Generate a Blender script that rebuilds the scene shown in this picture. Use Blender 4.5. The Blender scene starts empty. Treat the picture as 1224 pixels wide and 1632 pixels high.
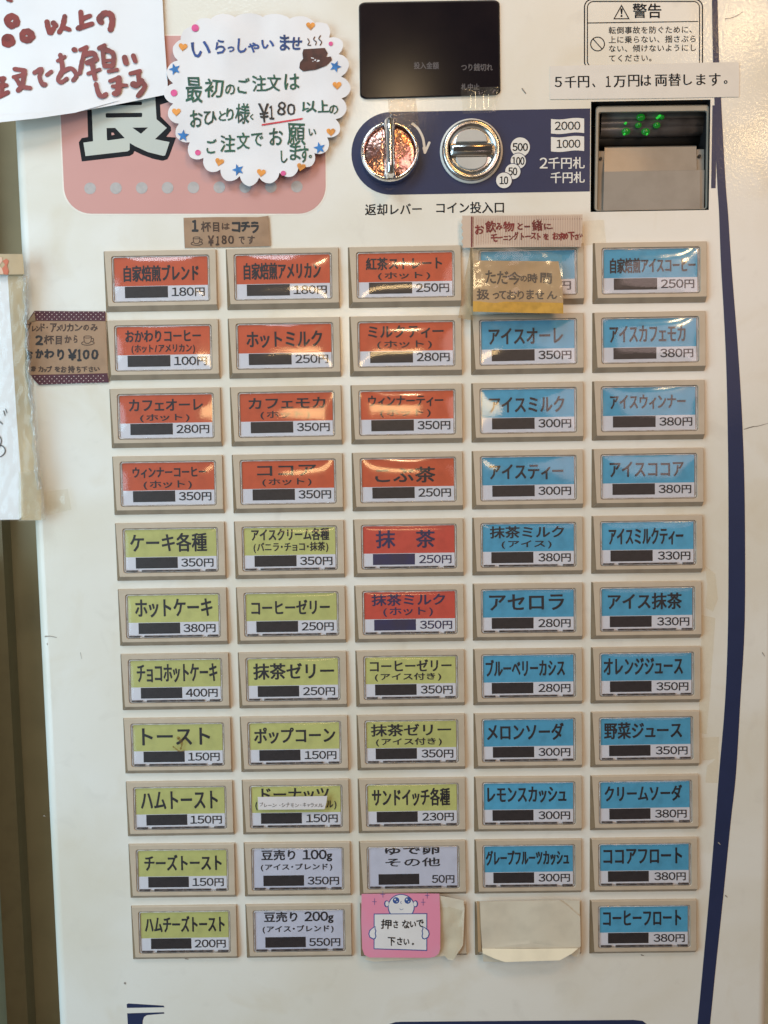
import bpy, math, random
from mathutils import Vector, Matrix, noise
from mathutils.geometry import delaunay_2d_cdt, tessellate_polygon
random.seed(7)
S = bpy.context.scene
COL = S.collection

# ------------------------------------------------------------------ camera
CX, CY, CZ = -0.0162011, -0.6657252, 0.1357247
RX, RY, RZ = 0.0802006, 0.0055430, -0.0154522
F = 1315.0
def rot(ax, a):
    return Matrix.Rotation(a, 3, ax)
M = rot('Z', RZ) @ rot('X', RX) @ rot('Y', RY)      # rows: right, down, forward in (x, -z, y)
def wv(r): return Vector((r[0], r[2], -r[1]))
right, down, fwd = wv(M[0]), wv(M[1]), wv(M[2])
cam = bpy.data.cameras.new('camera')
cam.sensor_fit = 'VERTICAL'; cam.sensor_height = 36; cam.lens = F / 1632 * 36
cam.clip_start = 0.01; cam.clip_end = 50
camo = bpy.data.objects.new('camera', cam); COL.objects.link(camo)
mw = Matrix((right, -down, -fwd)).transposed().to_4x4()
mw.translation = (CX, CY, CZ); camo.matrix_world = mw
S.camera = camo
C0 = Vector((CX, CY, CZ))
def pt(u, v, Y=0.0):
    "point of the panel plane y = Y seen at photograph pixel (u, v)"
    d = right * ((u - 612) / F) + down * ((v - 816) / F) + fwd
    return C0 + d * ((Y - CY) / d.y)

# ------------------------------------------------------------------ world and lamps
W = bpy.data.worlds.new('World'); S.world = W; W.use_nodes = True
nt = W.node_tree; bg = nt.nodes['Background']
tc = nt.nodes.new('ShaderNodeTexCoord'); sx = nt.nodes.new('ShaderNodeSeparateXYZ')
rmp = nt.nodes.new('ShaderNodeValToRGB')
nt.links.new(tc.outputs['Generated'], sx.inputs[0])
mr = nt.nodes.new('ShaderNodeMapRange'); mr.inputs['From Min'].default_value = -1; mr.inputs['From Max'].default_value = 1
nt.links.new(sx.outputs['X'], mr.inputs['Value']); nt.links.new(mr.outputs[0], rmp.inputs[0])
rmp.color_ramp.elements[0].color = (.60, .66, .70, 1); rmp.color_ramp.elements[1].color = (.36, .27, .18, 1)
nt.links.new(rmp.outputs[0], bg.inputs['Color']); bg.inputs['Strength'].default_value = 0.19
def area(name, loc, target, size, power, color, sy=None):
    l = bpy.data.lights.new(name, 'AREA'); l.energy = power; l.color = color
    l.shape = 'RECTANGLE' if sy else 'DISK'; l.size = size
    if sy: l.size_y = sy
    o = bpy.data.objects.new(name, l); COL.objects.link(o); o.location = loc
    o.rotation_euler = (Vector(target) - Vector(loc)).to_track_quat('-Z', 'Y').to_euler()
    return o
area('window_light', (-0.45, -0.75, 1.12), (-0.28, 0, 0.0), 0.50, 7.2, (0.70, 0.88, 1.0), 0.4)
area('window_light', (-1.05, -0.75, 0.02), (-0.20, 0, -0.18), 0.75, 13.0, (0.54, 0.82, 1.0), 1.1)
area('ceiling_lamp', (0.45, -0.90, 1.25), (0, 0, -0.05), 0.22, 4.0, (1.0, 0.48, 0.13))
area('pendant_lamp', (0.03, -1.60, 1.04), (0, 0, .2), 0.10, 1.6, (1.0, 0.74, 0.42))
area('pendant_lamp', (0.93, -1.60, 1.22), (0.2, 0, .2), 0.11, 2.6, (1.0, 0.68, 0.33))
area('pendant_lamp', (0.98, -1.60, 0.93), (0.2, 0, .2), 0.08, 1.6, (1.0, 0.68, 0.33))
area('pendant_lamp', (-0.12, -2.20, 0.52), (0, 0, .2), 0.50, 4.8, (1.0, 0.68, 0.32), 0.18)
area('pink_sheen_fill', (0.95, -2.0, 0.68), (0.2, 0, .2), 0.95, 6.5, (1.0, 0.74, 0.70))  # unseen pinkish light, added to lay a pale sheen on the right column covers
S.view_settings.view_transform = 'Standard'; S.view_settings.look = 'None'
S.view_settings.exposure = -0.08; S.view_settings.gamma = 1.0

# ------------------------------------------------------------------ materials
MATS = {}
def mat(name, col, rough=.5, metal=0.0, var=.06, vscale=60, bump=0.0, bscale=300, coat=0.0, vcol=None,
        rnd=0.0, emit=None, distort=0, spec=.5, vlo=.45, vhi=.75):
    if name in MATS: return MATS[name]
    m = bpy.data.materials.new(name); m.use_nodes = True; n = m.node_tree; L = n.links
    b = n.nodes['Principled BSDF']
    b.inputs['Roughness'].default_value = rough; b.inputs['Metallic'].default_value = metal
    b.inputs['Coat Weight'].default_value = coat; b.inputs['Coat Roughness'].default_value = .12
    b.inputs['Specular IOR Level'].default_value = spec
    t = n.nodes.new('ShaderNodeTexCoord')
    nz = n.nodes.new('ShaderNodeTexNoise'); nz.inputs['Scale'].default_value = vscale; nz.inputs['Detail'].default_value = 5
    nz.inputs['Distortion'].default_value = distort
    L.new(t.outputs['Object'], nz.inputs['Vector'])
    mr = n.nodes.new('ShaderNodeMapRange'); mr.inputs['From Min'].default_value = vlo; mr.inputs['From Max'].default_value = vhi
    L.new(nz.outputs['Fac'], mr.inputs['Value'])
    mx = n.nodes.new('ShaderNodeMix'); mx.data_type = 'RGBA'
    L.new(mr.outputs[0], mx.inputs['Factor'])
    c2 = vcol or tuple(max(0, c * (1 - var * 2.2)) for c in col)
    mx.inputs['A'].default_value = (*col, 1); mx.inputs['B'].default_value = (*c2, 1)
    src = mx.outputs['Result']
    if name == 'panel_paint':
        for sc_, lo_, hi_, col_, amt in ((16, .56, .74, (.60, .50, .33, 1), .30), (38, .60, .78, (.46, .43, .38, 1), .20), (3.2, .50, .72, (.66, .58, .44, 1), .30)):
            ng = n.nodes.new('ShaderNodeTexNoise'); ng.inputs['Scale'].default_value = sc_; ng.inputs['Detail'].default_value = 6; ng.inputs['Distortion'].default_value = .8
            L.new(t.outputs['Object'], ng.inputs['Vector'])
            mg = n.nodes.new('ShaderNodeMapRange'); mg.inputs['From Min'].default_value = lo_; mg.inputs['From Max'].default_value = hi_; mg.inputs['To Max'].default_value = amt
            L.new(ng.outputs['Fac'], mg.inputs['Value'])
            m3 = n.nodes.new('ShaderNodeMix'); m3.data_type = 'RGBA'; m3.inputs['B'].default_value = col_
            L.new(mg.outputs[0], m3.inputs['Factor']); L.new(src, m3.inputs['A']); src = m3.outputs['Result']
    if rnd:
        oi = n.nodes.new('ShaderNodeObjectInfo'); hs = n.nodes.new('ShaderNodeHueSaturation')
        m2 = n.nodes.new('ShaderNodeMapRange'); m2.inputs['To Min'].default_value = 1 - rnd; m2.inputs['To Max'].default_value = 1 + rnd
        L.new(oi.outputs['Random'], m2.inputs['Value']); L.new(m2.outputs[0], hs.inputs['Value'])
        L.new(src, hs.inputs['Color']); src = hs.outputs['Color']
    L.new(src, b.inputs['Base Color'])
    if bump:
        n2 = n.nodes.new('ShaderNodeTexNoise'); n2.inputs['Scale'].default_value = bscale; n2.inputs['Detail'].default_value = 2
        L.new(t.outputs['Object'], n2.inputs['Vector'])
        bp = n.nodes.new('ShaderNodeBump'); bp.inputs['Strength'].default_value = 1.0; bp.inputs['Distance'].default_value = bump
        L.new(n2.outputs['Fac'], bp.inputs['Height']); L.new(bp.outputs[0], b.inputs['Normal'])
        if coat: L.new(bp.outputs[0], b.inputs['Coat Normal'])
    if emit:
        b.inputs['Emission Color'].default_value = (*emit[0], 1); b.inputs['Emission Strength'].default_value = emit[1]
    MATS[name] = m
    return m
def clear(name, tint=(.97, .97, .95), rough=.06, ior=1.5, bump=0.0, bscale=120, veil=0.0, veilcol=(.8, .8, .75), perobj=False):
    if name in MATS: return MATS[name]
    m = bpy.data.materials.new(name); m.use_nodes = True; n = m.node_tree; L = n.links
    n.nodes.remove(n.nodes['Principled BSDF']); out = n.nodes['Material Output']
    tr = n.nodes.new('ShaderNodeBsdfTransparent'); tr.inputs[0].default_value = (*tint, 1)
    gl = n.nodes.new('ShaderNodeBsdfGlossy'); gl.inputs['Roughness'].default_value = rough
    f0 = ((ior - 1) / (ior + 1)) ** 2      # Schlick reflectance, the same from both sides of the film
    ge = n.nodes.new('ShaderNodeNewGeometry'); dt = n.nodes.new('ShaderNodeVectorMath'); dt.operation = 'DOT_PRODUCT'
    L.new(ge.outputs['Normal'], dt.inputs[0]); L.new(ge.outputs['Incoming'], dt.inputs[1])
    def mth(op, a, b=None):
        k = n.nodes.new('ShaderNodeMath'); k.operation = op
        for i_, q_ in enumerate((a, b)):
            if q_ is None: continue
            if isinstance(q_, (int, float)): k.inputs[i_].default_value = q_
            else: L.new(q_, k.inputs[i_])
        return k
    ab = mth('ABSOLUTE', dt.outputs['Value']); om = mth('SUBTRACT', 1.0, ab.outputs[0]); p5 = mth('POWER', om.outputs[0], 5.0)
    ml_ = mth('MULTIPLY', p5.outputs[0], 1 - f0); fr = mth('ADD', ml_.outputs[0], f0)
    mx = n.nodes.new('ShaderNodeMixShader')
    L.new(fr.outputs[0], mx.inputs[0]); L.new(tr.outputs[0], mx.inputs[1]); L.new(gl.outputs[0], mx.inputs[2])
    last = mx.outputs[0]
    t = n.nodes.new('ShaderNodeTexCoord'); vec = t.outputs['Object']
    if perobj:
        oi = n.nodes.new('ShaderNodeObjectInfo'); cb = n.nodes.new('ShaderNodeCombineXYZ'); ad = n.nodes.new('ShaderNodeVectorMath')
        L.new(oi.outputs['Random'], cb.inputs[0]); L.new(oi.outputs['Random'], cb.inputs[2])
        L.new(vec, ad.inputs[0]); L.new(cb.outputs[0], ad.inputs[1]); vec = ad.outputs[0]
    if bump:
        nz = n.nodes.new('ShaderNodeTexNoise'); nz.inputs['Scale'].default_value = bscale; nz.inputs['Detail'].default_value = .5
        L.new(vec, nz.inputs['Vector'])
        bp = n.nodes.new('ShaderNodeBump'); bp.inputs['Distance'].default_value = bump; bp.inputs['Strength'].default_value = 1
        L.new(nz.outputs['Fac'], bp.inputs['Height'])
        L.new(bp.outputs[0], gl.inputs['Normal'])
    if veil:
        df = n.nodes.new('ShaderNodeBsdfDiffuse'); df.inputs[0].default_value = (*veilcol, 1)
        nz = n.nodes.new('ShaderNodeTexNoise'); nz.inputs['Scale'].default_value = 150 if 'milky' not in name else 9; nz.inputs['Detail'].default_value = 4
        L.new(vec, nz.inputs['Vector'])
        mr = n.nodes.new('ShaderNodeMapRange'); mr.inputs['From Min'].default_value = .35; mr.inputs['From Max'].default_value = .7
        mr.inputs['To Min'].default_value = veil * .6; mr.inputs['To Max'].default_value = veil * 1.5
        L.new(nz.outputs['Fac'], mr.inputs['Value'])
        m2 = n.nodes.new('ShaderNodeMixShader'); L.new(mr.outputs[0], m2.inputs[0]); L.new(last, m2.inputs[1]); L.new(df.outputs[0], m2.inputs[2])
        last = m2.outputs[0]
    L.new(last, out.inputs['Surface'])
    MATS[name] = m
    return m

PAINT = mat('panel_paint', (.78, .763, .705), .42, var=.05, vscale=7, bump=.00008, bscale=420, coat=.34, vcol=(.71, .67, .57), distort=.6, vlo=.42, vhi=.7)
BODY = mat('body_paint', (.68, .66, .58), .4, var=.05, vscale=9)
NAVY = mat('navy_print', (.022, .032, .088), .45, var=.05, vscale=40, bump=.00005, bscale=420, coat=.12, spec=.3)
PINKP = mat('pink_print', (.61, .325, .295), .5, var=.04, vscale=10, coat=.05, spec=.3)
INKP = mat('dark_print', (.018, .019, .023), .7, var=.2, spec=.12)
WHITEP = mat('white_print', (.74, .73, .69), .45, var=.03)
GREYP = mat('grey_dot_print', (.46, .43, .42), .5, var=.08, vscale=200)
SILVP = mat('pale_grey_print', (.50, .53, .49), .45, var=.1, vscale=14, vcol=(.56, .56, .47))
BTN = mat('beige_plastic', (.52, .435, .335), .42, var=.05, vscale=45, rnd=.03, bump=.00003, bscale=900, vcol=(.46, .375, .275))
INK = mat('label_ink', (.022, .020, .026), .55, var=.2)
PATCH = mat('black_cover_strip', (.030, .024, .026), .45, var=.2, vscale=200)
CARDW = mat('label_white', (.62, .62, .68), .6, var=.04, vscale=90)
CCOL = {'O': mat('label_orange', (.53, .092, .034), .55, var=.07, vscale=120, rnd=.05),
        'R': mat('label_red', (.52, .070, .045), .55, var=.07, vscale=120, rnd=.04),
        'G': mat('label_green', (.47, .475, .165), .55, var=.07, vscale=120, rnd=.05),
        'B': mat('label_blue', (.075, .33, .53), .55, var=.09, vscale=120, rnd=.07),
        'W': mat('label_lavender', (.52, .53, .64), .6, var=.04, vscale=90)}
DOME = clear('domed_clear_cover', tint=(1, 1, 1), rough=.10, ior=1.6, bump=.0006, bscale=34, perobj=True)
FLAT = clear('flat_clear_cover', tint=(1, 1, 1), rough=.12, ior=1.40, bump=.0001, bscale=40, perobj=True)
TAPE = clear('clear_tape', tint=(.985, .975, .94), rough=.12, ior=1.5, bump=.00009, bscale=110, veil=.035, veilcol=(.9, .86, .76))
SLEEVE = clear('clear_sleeve', tint=(.98, .975, .96), rough=.12, ior=1.38, bump=.0002, bscale=45, veil=.05, veilcol=(.85, .82, .75))
CLIPD = mat('dark_clip', (.045, .035, .035), .4, var=.3, vscale=260, vcol=(.20, .16, .14))
PAPERW = mat('white_paper', (.80, .81, .84), .7, var=.03, vscale=25, bump=.00015, bscale=25)
PAPERC = mat('crumpled_white_paper', (.80, .79, .81), .75, var=.05, vscale=22, bump=.0009, bscale=24)
KRAFT = mat('kraft_paper', (.37, .235, .145), .75, var=.09, vscale=90, bump=.00025, bscale=90)
KRAFT2 = mat('pale_kraft_paper', (.45, .30, .165), .7, var=.07, vscale=70, bump=.0002, bscale=90)
CREAM = mat('cream_paper', (.66, .60, .48), .75, var=.06, vscale=55, bump=.0003, bscale=70)
CREAML = mat('pale_cream_paper', (.82, .74, .56), .75, var=.05, vscale=55)
WASHI = mat('maroon_washi', (.085, .022, .035), .7, var=.1, vscale=300)
DOTM = mat('pale_dot', (.62, .50, .46), .7, var=.05)
YEL = mat('yellow_tape', (.56, .31, .045), .6, var=.12, vscale=160)
REDI = mat('red_brown_marker', (.24, .028, .018), .5, var=.22, vscale=120)
REDI2 = mat('dark_red_pen', (.20, .02, .02), .6, var=.2)
MAROON = mat('maroon_print', (.18, .03, .035), .6, var=.1)
GRNI = mat('green_marker', (.020, .105, .060), .6, var=.35, vscale=90, vcol=(.012, .045, .032))
BLUI = mat('blue_marker', (.022, .065, .26), .6, var=.3, vscale=90)
BLKI = mat('black_marker', (.025, .020, .020), .6, var=.3)
BRNI = mat('brown_pen', (.075, .040, .026), .6, var=.3, vscale=150)
CHOC = mat('brown_marker', (.085, .025, .015), .6, var=.3, vscale=150)
ORGI = mat('orange_marker', (.82, .33, .06), .6, var=.25, vscale=160)
PNKI = mat('pink_marker', (.75, .10, .30), .6, var=.2, vscale=160)
SKYI = mat('sky_blue_marker', (.03, .20, .55), .6, var=.25, vscale=160)
REDL = mat('red_pen_line', (.65, .05, .07), .6, var=.2)
PINKN = mat('pink_sticky_paper', (.75, .26, .38), .6, var=.05, vscale=40, vcol=(.70, .30, .42))
NOTEB = mat('blue_note_print', (.035, .09, .30), .6, var=.1)
NOTEW = mat('note_white', (.74, .72, .72), .65, var=.03)
GLASS = mat('display_glass', (.008, .006, .009), .16, var=.2, vscale=12, vcol=(.02, .013, .014), spec=.12)
DISPI = mat('display_print', (.085, .082, .095), .5)
CHROME = mat('chrome', (.92, .90, .88), .16, metal=1, var=.05, bump=.0003, bscale=220)
PINKM = mat('pinkish_metal', (.62, .30, .25), .20, metal=1, var=.3, vscale=140, bump=.0009, bscale=150, vcol=(.85, .62, .50))
STEEL = mat('brushed_steel', (.60, .58, .55), .24, metal=1, var=.08, vscale=300)
SLOTP = mat('slot_grey_plastic', (.50, .49, .46), .35, var=.05)
BLACK = mat('black_void', (.006, .006, .007), .6)
BEZEL = mat('grey_bezel_plastic', (.33, .31, .26), .38, var=.07, vscale=60)
PLATE = mat('bill_tray_plastic', (.27, .245, .215), .42, var=.08, vscale=50, coat=.1)
ROLL = mat('dark_roller_plastic', (.11, .11, .12), .28, var=.2, vscale=120)
LED = mat('green_led', (.02, .5, .03), .3, emit=((.06, 1.0, .10), .40))
LEDG = mat('dark_green_lens', (.01, .10, .015), .15, emit=((.02, .6, .04), .20), var=.3)
WALLM = mat('olive_wall', (.33, .29, .15), .7, var=.08, vscale=9)
POSTM = mat('brown_post', (.24, .175, .085), .6, var=.1, vscale=14)
GREENW = mat('greenish_panel', (.34, .37, .27), .6, var=.08, vscale=9)
BRIGHTM = mat('pale_wall', (.80, .84, .76), .8)
SCUFF = mat('scuff_dirt', (.34, .30, .26), .8, var=.3)
RESID = clear('tape_residue', tint=(.99, .97, .93), rough=.3, ior=1.3, bump=.0001, bscale=200, veil=.07, veilcol=(.85, .76, .60))

# ------------------------------------------------------------------ mesh helpers
def mesh_obj(name, V, Fc, mats, parent=None, origin=(0, 0, 0), smooth=False, midx=None):
    """V in world metres (or local if origin None)"""
    me = bpy.data.meshes.new(name)
    me.from_pydata([tuple(v) for v in V], [], Fc); me.update()
    if not isinstance(mats, (list, tuple)): mats = [mats]
    for m in mats: me.materials.append(m)
    if midx: me.polygons.foreach_set('material_index', midx)
    if smooth: me.polygons.foreach_set('use_smooth', [True] * len(me.polygons))
    o = bpy.data.objects.new(name, me); COL.objects.link(o)
    if parent is not None:
        o.parent = parent
        if parent.type == 'EMPTY': o.location = -Vector(parent.location)
    return o
def thing(name, label, cat, loc, group=None):
    o = bpy.data.objects.new(name, None); COL.objects.link(o); o.location = loc
    o.empty_display_size = .02
    o['label'] = label; o['category'] = cat
    if group: o['group'] = group
    return o
class MB:
    def __init__(s): s.v = []; s.f = []; s.m = []
    def add(s, V, Fc, mi=0):
        b = len(s.v); s.v += [tuple(x) for x in V]; s.f += [tuple(i + b for i in f) for f in Fc]; s.m += [mi] * len(Fc)
    def box(s, a, b, mi=0):
        x0, y0, z0 = a; x1, y1, z1 = b
        s.add([(x, y, z) for x in (x0, x1) for y in (y0, y1) for z in (z0, z1)],
              [(0, 1, 3, 2), (4, 6, 7, 5), (0, 4, 5, 1), (2, 3, 7, 6), (0, 2, 6, 4), (1, 5, 7, 3)], mi)
    def loft(s, rings, cap=True, mi=0):
        n = len(rings[0]); b = len(s.v)
        for r in rings: s.v += [tuple(p) for p in r]
        for k in range(len(rings) - 1):
            for i in range(n):
                j = (i + 1) % n
                s.f.append((b + k * n + i, b + k * n + j, b + (k + 1) * n + j, b + (k + 1) * n + i)); s.m.append(mi)
        if cap: s.f.append(tuple(b + (len(rings) - 1) * n + i for i in range(n))); s.m.append(mi)
    def obj(s, name, mats, parent=None, smooth=False):
        return mesh_obj(name, s.v, s.f, mats, parent, smooth=smooth, midx=s.m)
def rrect(x0, x1, y0, y1, r, n=4):
    "rounded rectangle, counter-clockwise from bottom left (y up) or any sense"
    out = []
    for cx, cy, a0 in ((x0 + r, y0 + r, 180), (x1 - r, y0 + r, 270), (x1 - r, y1 - r, 0), (x0 + r, y1 - r, 90)):
        for k in range(n + 1):
            a = math.radians(a0 + 90 * k / n); out.append((cx + r * math.cos(a), cy + r * math.sin(a)))
    return out
def circle(cx, cy, r, n=40, ry=None):
    ry = ry or r
    return [(cx + r * math.cos(2 * math.pi * k / n), cy + ry * math.sin(2 * math.pi * k / n)) for k in range(n)]
def smoothline(P, n=6):
    if len(P) < 3: return list(P)
    out = []
    for i in range(len(P) - 1):
        p0 = P[max(i - 1, 0)]; p1 = P[i]; p2 = P[i + 1]; p3 = P[min(i + 2, len(P) - 1)]
        for k in range(n):
            t = k / n
            out.append(tuple(.5 * ((2 * p1[a]) + (-p0[a] + p2[a]) * t + (2 * p0[a] - 5 * p1[a] + 4 * p2[a] - p3[a]) * t * t
                                   + (-p0[a] + 3 * p1[a] - 3 * p2[a] + p3[a]) * t ** 3) for a in (0, 1)))
    out.append(P[-1]); return out
def tri2d(loops):
    vs = [[Vector((p[0], p[1], 0)) for p in l] for l in loops]
    t = tessellate_polygon(vs); flat = [p for l in loops for p in l]
    out = []
    for a, b, c in t:
        pa, pb, pc = flat[a], flat[b], flat[c]
        ar = (pb[0] - pa[0]) * (pc[1] - pa[1]) - (pc[0] - pa[0]) * (pb[1] - pa[1])
        if abs(ar) < 1e-12: continue
        out.append((a, b, c) if ar < 0 else (a, c, b))   # px space has y down: this faces the camera
    return flat, out
class Ink:
    "collects flat marks given in photograph-pixel space and lays them on a surface"
    def __init__(s, fy): s.mb = MB(); s.fy = fy if callable(fy) else (lambda u, v: fy); s.k = 0
    def put(s, pts, tris, mi=0, step=True, extra=0.0):
        if step: s.k += 1
        e = s.k * 2e-6 + extra
        s.mb.add([pt(u, v, -(s.fy(u, v) + e)) for u, v in pts], tris, mi)
    def poly(s, loop, mi=0, holes=(), extra=0.0):
        f, t = tri2d([loop, *holes]); s.put(f, t, mi, extra=extra)
    def stroke(s, P, r, mi=0, taper=.85, closed=False, wob=.08, extra=0.0):
        P = smoothline(P if not closed else list(P) + [P[0]], 5)
        n = len(P); seg = 6
        for i in range(n):
            s.k += .4
        L, R = [], []
        for i in range(n):
            a = P[max(i - 1, 0)]; b = P[min(i + 1, n - 1)]
            if closed and i in (0, n - 1): a, b = P[n - 2], P[1]
            dx, dy = b[0] - a[0], b[1] - a[1]; d = math.hypot(dx, dy) or 1
            t = i / max(1, n - 1)
            rr = r * (1 - (1 - taper) * t) * (1 + wob * noise.noise(Vector((P[i][0] * .3, P[i][1] * .3, r))))
            L.append((P[i][0] - dy / d * rr, P[i][1] + dx / d * rr)); R.append((P[i][0] + dy / d * rr, P[i][1] - dx / d * rr))
        V = []; Fc = []; b0 = len(s.mb.v)
        for i in range(n):
            e = s.k * 2e-6 + i * 5e-7 + extra
            for p in (L[i], R[i]): V.append(pt(p[0], p[1], -(s.fy(*p) + e)))
        for i in range(n - 1): Fc.append((2 * i, 2 * i + 1, 2 * i + 3, 2 * i + 2))
        s.mb.add(V, Fc, mi)
        if not closed:
            for (c, rr, q) in ((P[0], r, 0), (P[-1], r * taper, 1)):
                s.k += 1.5
                s.poly(circle(c[0], c[1], rr * .97, 10), mi, extra=extra)
    def obj(s, name, mats, parent): return s.mb.obj(name, mats, parent)

# ------------------------------------------------------------------ glyphs
GL = {}
def glyph(ch):
    if ch in GL: return GL[ch]
    cu = bpy.data.curves.new('g', 'FONT'); cu.body = ch; cu.resolution_u = 2
    o = bpy.data.objects.new('g', cu)
    me = bpy.data.meshes.new_from_object(o)
    V = [(v.co.x, v.co.y) for v in me.vertices]; Fc = [tuple(p.vertices) for p in me.polygons]
    bpy.data.objects.remove(o); bpy.data.curves.remove(cu); bpy.data.meshes.remove(me)
    if not V: GL[ch] = None; return None
    xs = [v[0] for v in V]; ys = [v[1] for v in V]
    GL[ch] = (V, Fc, min(xs), max(xs), min(ys), max(ys)); return GL[ch]
FW = {c: chr(0xFF10 + i) for i, c in enumerate('0123456789')}
def cell(ch):
    if ch in '０１２３４５６７８９': return .66
    if ch in '()（）・': return .52
    if ch in 'ッィェャョュァォっゃ': return .86
    if ch == '/': return .55
    if ch == ' ': return .4
    if ch in '、。': return .6
    return 1.0
def line_items(text, x0, x1, y0, y1, rot=0.0, rise=0.0):
    """printed line: ink box of the whole line fitted to x0..x1, y0..y1 (y down); returns placed glyph boxes"""
    text = ''.join(FW.get(c, c) for c in text)
    pen = 0; raw = []
    for ch in text:
        c = cell(ch); g = glyph('(' if ch == '（' else ')' if ch == '）' else ch)
        if g:
            V, Fc, a, b, lo, hi = g
            if ch in '０１２３４５６７８９' and len(text) > 1:
                m_ = (a + b) / 2; k_ = 1.14; V = [(m_ + (x - m_) * k_, lo + (y - lo) * k_ - .03) for x, y in V]; hi = lo + (hi - lo) * k_ - .03; lo -= .03; a = m_ + (a - m_) * k_; b = m_ + (b - m_) * k_; g = (V, Fc, a, b, lo, hi)
            if c < 1 and ch in '０１２３４５６７８９()（）・/、。':
                off = pen + c / 2 - (a + b) / 2 if ch not in '、。' else pen - a + .05
            elif c < 1: off = pen + c / 2 - (a + b) / 2
            else: off = pen + .5 - .5
            raw.append((g, off, a + off, b + off, lo, hi))
        pen += c
    X0 = min(r[2] for r in raw); X1 = max(r[3] for r in raw); Y0 = min(r[4] for r in raw); Y1 = max(r[5] for r in raw)
    if Y1 - Y0 < .5: Y0, Y1 = -.1, .75
    sx_ = (x1 - x0) / (X1 - X0); sy_ = (y1 - y0) / (Y1 - Y0)
    out = []
    for g, off, *_ in raw:
        out.append((g[1], [(x0 + (vx + off - X0) * sx_, y1 - (vy - Y0) * sy_ + rise * ((vx + off - X0) / (X1 - X0))) for vx, vy in g[0]]))
    return out
SH5 = [(0, 0), (1, .35), (-1, .35), (.5, -1), (-.5, -1)]
SH9 = [(0, 0)] + [(math.cos(a * math.pi / 4), math.sin(a * math.pi / 4)) for a in range(8)]
def hand_items(lst, jit=.03, warp=.035, conv=None):
    "lst of (char, cx, cy, w, h[, rot]) boxes; each glyph fitted to its box, then wobbled like handwriting"
    out = []
    for it in lst:
        ch, cx, cy, w, h = it[:5]; r = it[5] if len(it) > 5 else random.uniform(-4, 4)
        g = glyph(FW.get(ch, ch))
        if not g: continue
        V, Fc, a, b, lo, hi = g; ca, sa = math.cos(math.radians(r)), math.sin(math.radians(r))
        sd = random.uniform(0, 99); P = []
        for vx, vy in V:
            x = (vx - (a + b) / 2) / max(b - a, .02) * w; y = -(vy - (lo + hi) / 2) / max(hi - lo, .02) * h
            n1 = noise.noise(Vector((vx * 3.2 + sd, vy * 3.2, 0))); n2 = noise.noise(Vector((vx * 3.2, vy * 3.2 + sd, 5)))
            k = max(w, h)
            x += n1 * warp * k * 1.6; y += n2 * warp * k * 1.6
            x, y = x * ca - y * sa, x * sa + y * ca
            p = (cx + x, cy + y)
            P.append(conv(*p) if conv else p)
        out.append((Fc, P))
    return out
def lay(ink, items, bold, mi=0, shifts=SH5, bx=None, ex=0.0):
    ink.base = getattr(ink, 'base', 0)
    for n_, (Fc, P) in enumerate(items):
        for j_, (dx, dy) in enumerate(shifts):
            q = [(x + dx * (bx if bx is not None else bold), y + dy * bold) for x, y in P]
            ink.put(q, Fc, mi, step=False, extra=ex + 2e-5 * (n_ % 3) + 2e-6 * j_)
def zc(ox, oy, s): return lambda x, y: (ox + x / s, oy + y / s)

# sheets of paper, given by an outline in photograph pixels, with their own lift off the panel
def sheet(name, outline, lift, m, parent, step=6.0, thick=.00025, smooth=True):
    xs = [p[0] for p in outline]; ys = [p[1] for p in outline]
    P = [Vector(p) for p in outline]; n = len(P)
    def inside(x, y):
        c = False; j = n - 1
        for i in range(n):
            if (P[i].y > y) != (P[j].y > y) and x < (P[j].x - P[i].x) * (y - P[i].y) / (P[j].y - P[i].y) + P[i].x: c = not c
            j = i
        return c
    def far(x, y):
        for i in range(n):
            a, b = P[i], P[(i + 1) % n]; ab = b - a; t = max(0, min(1, (Vector((x, y)) - a).dot(ab) / max(ab.length_squared, 1e-9)))
            if (a + ab * t - Vector((x, y))).length < step * .45: return False
        return True
    y = min(ys) + step / 2; pts = list(P)
    while y < max(ys):
        x = min(xs) + step / 2
        while x < max(xs):
            if inside(x, y) and far(x, y): pts.append(Vector((x, y)))
            x += step
        y += step
    vo, eo, fo, *_ = delaunay_2d_cdt(pts, [], [list(range(n))], 1, 1e-4)
    V = []; N = len(vo)
    for v in vo: V.append(pt(v.x, v.y, -lift(v.x, v.y)))
    if thick:
        for v in vo: V.append(pt(v.x, v.y, -(lift(v.x, v.y)) + thick))
    Fc = []; cnt = {}
    for f in fo:
        f = list(f); a, b, c = [vo[i] for i in f[:3]]
        if (b.x - a.x) * (c.y - a.y) - (c.x - a.x) * (b.y - a.y) > 0: f = f[::-1]
        Fc.append(tuple(f))
        if thick: Fc.append(tuple(i + N for i in f[::-1]))
        for i in range(len(f)):
            e = (f[i], f[(i + 1) % len(f)]); cnt[tuple(sorted(e))] = cnt.get(tuple(sorted(e)), []) + [e]
    for k, es in cnt.items():
        if thick and len(es) == 1:
            a, b = es[0]; k = len(V); V += [V[b], V[a], V[a + N], V[b + N]]; Fc.append((k, k + 1, k + 2, k + 3))
    o = mesh_obj(name, V, Fc, m, parent)
    if smooth:
        for p in o.data.polygons: p.use_smooth = len(p.vertices) == 3
    return o
def flat(h): return lambda u, v: h
def centre(outline, Y=0.0):
    x = sum(p[0] for p in outline) / len(outline); y = max(p[1] for p in outline)
    return pt(x, y, Y)

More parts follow.
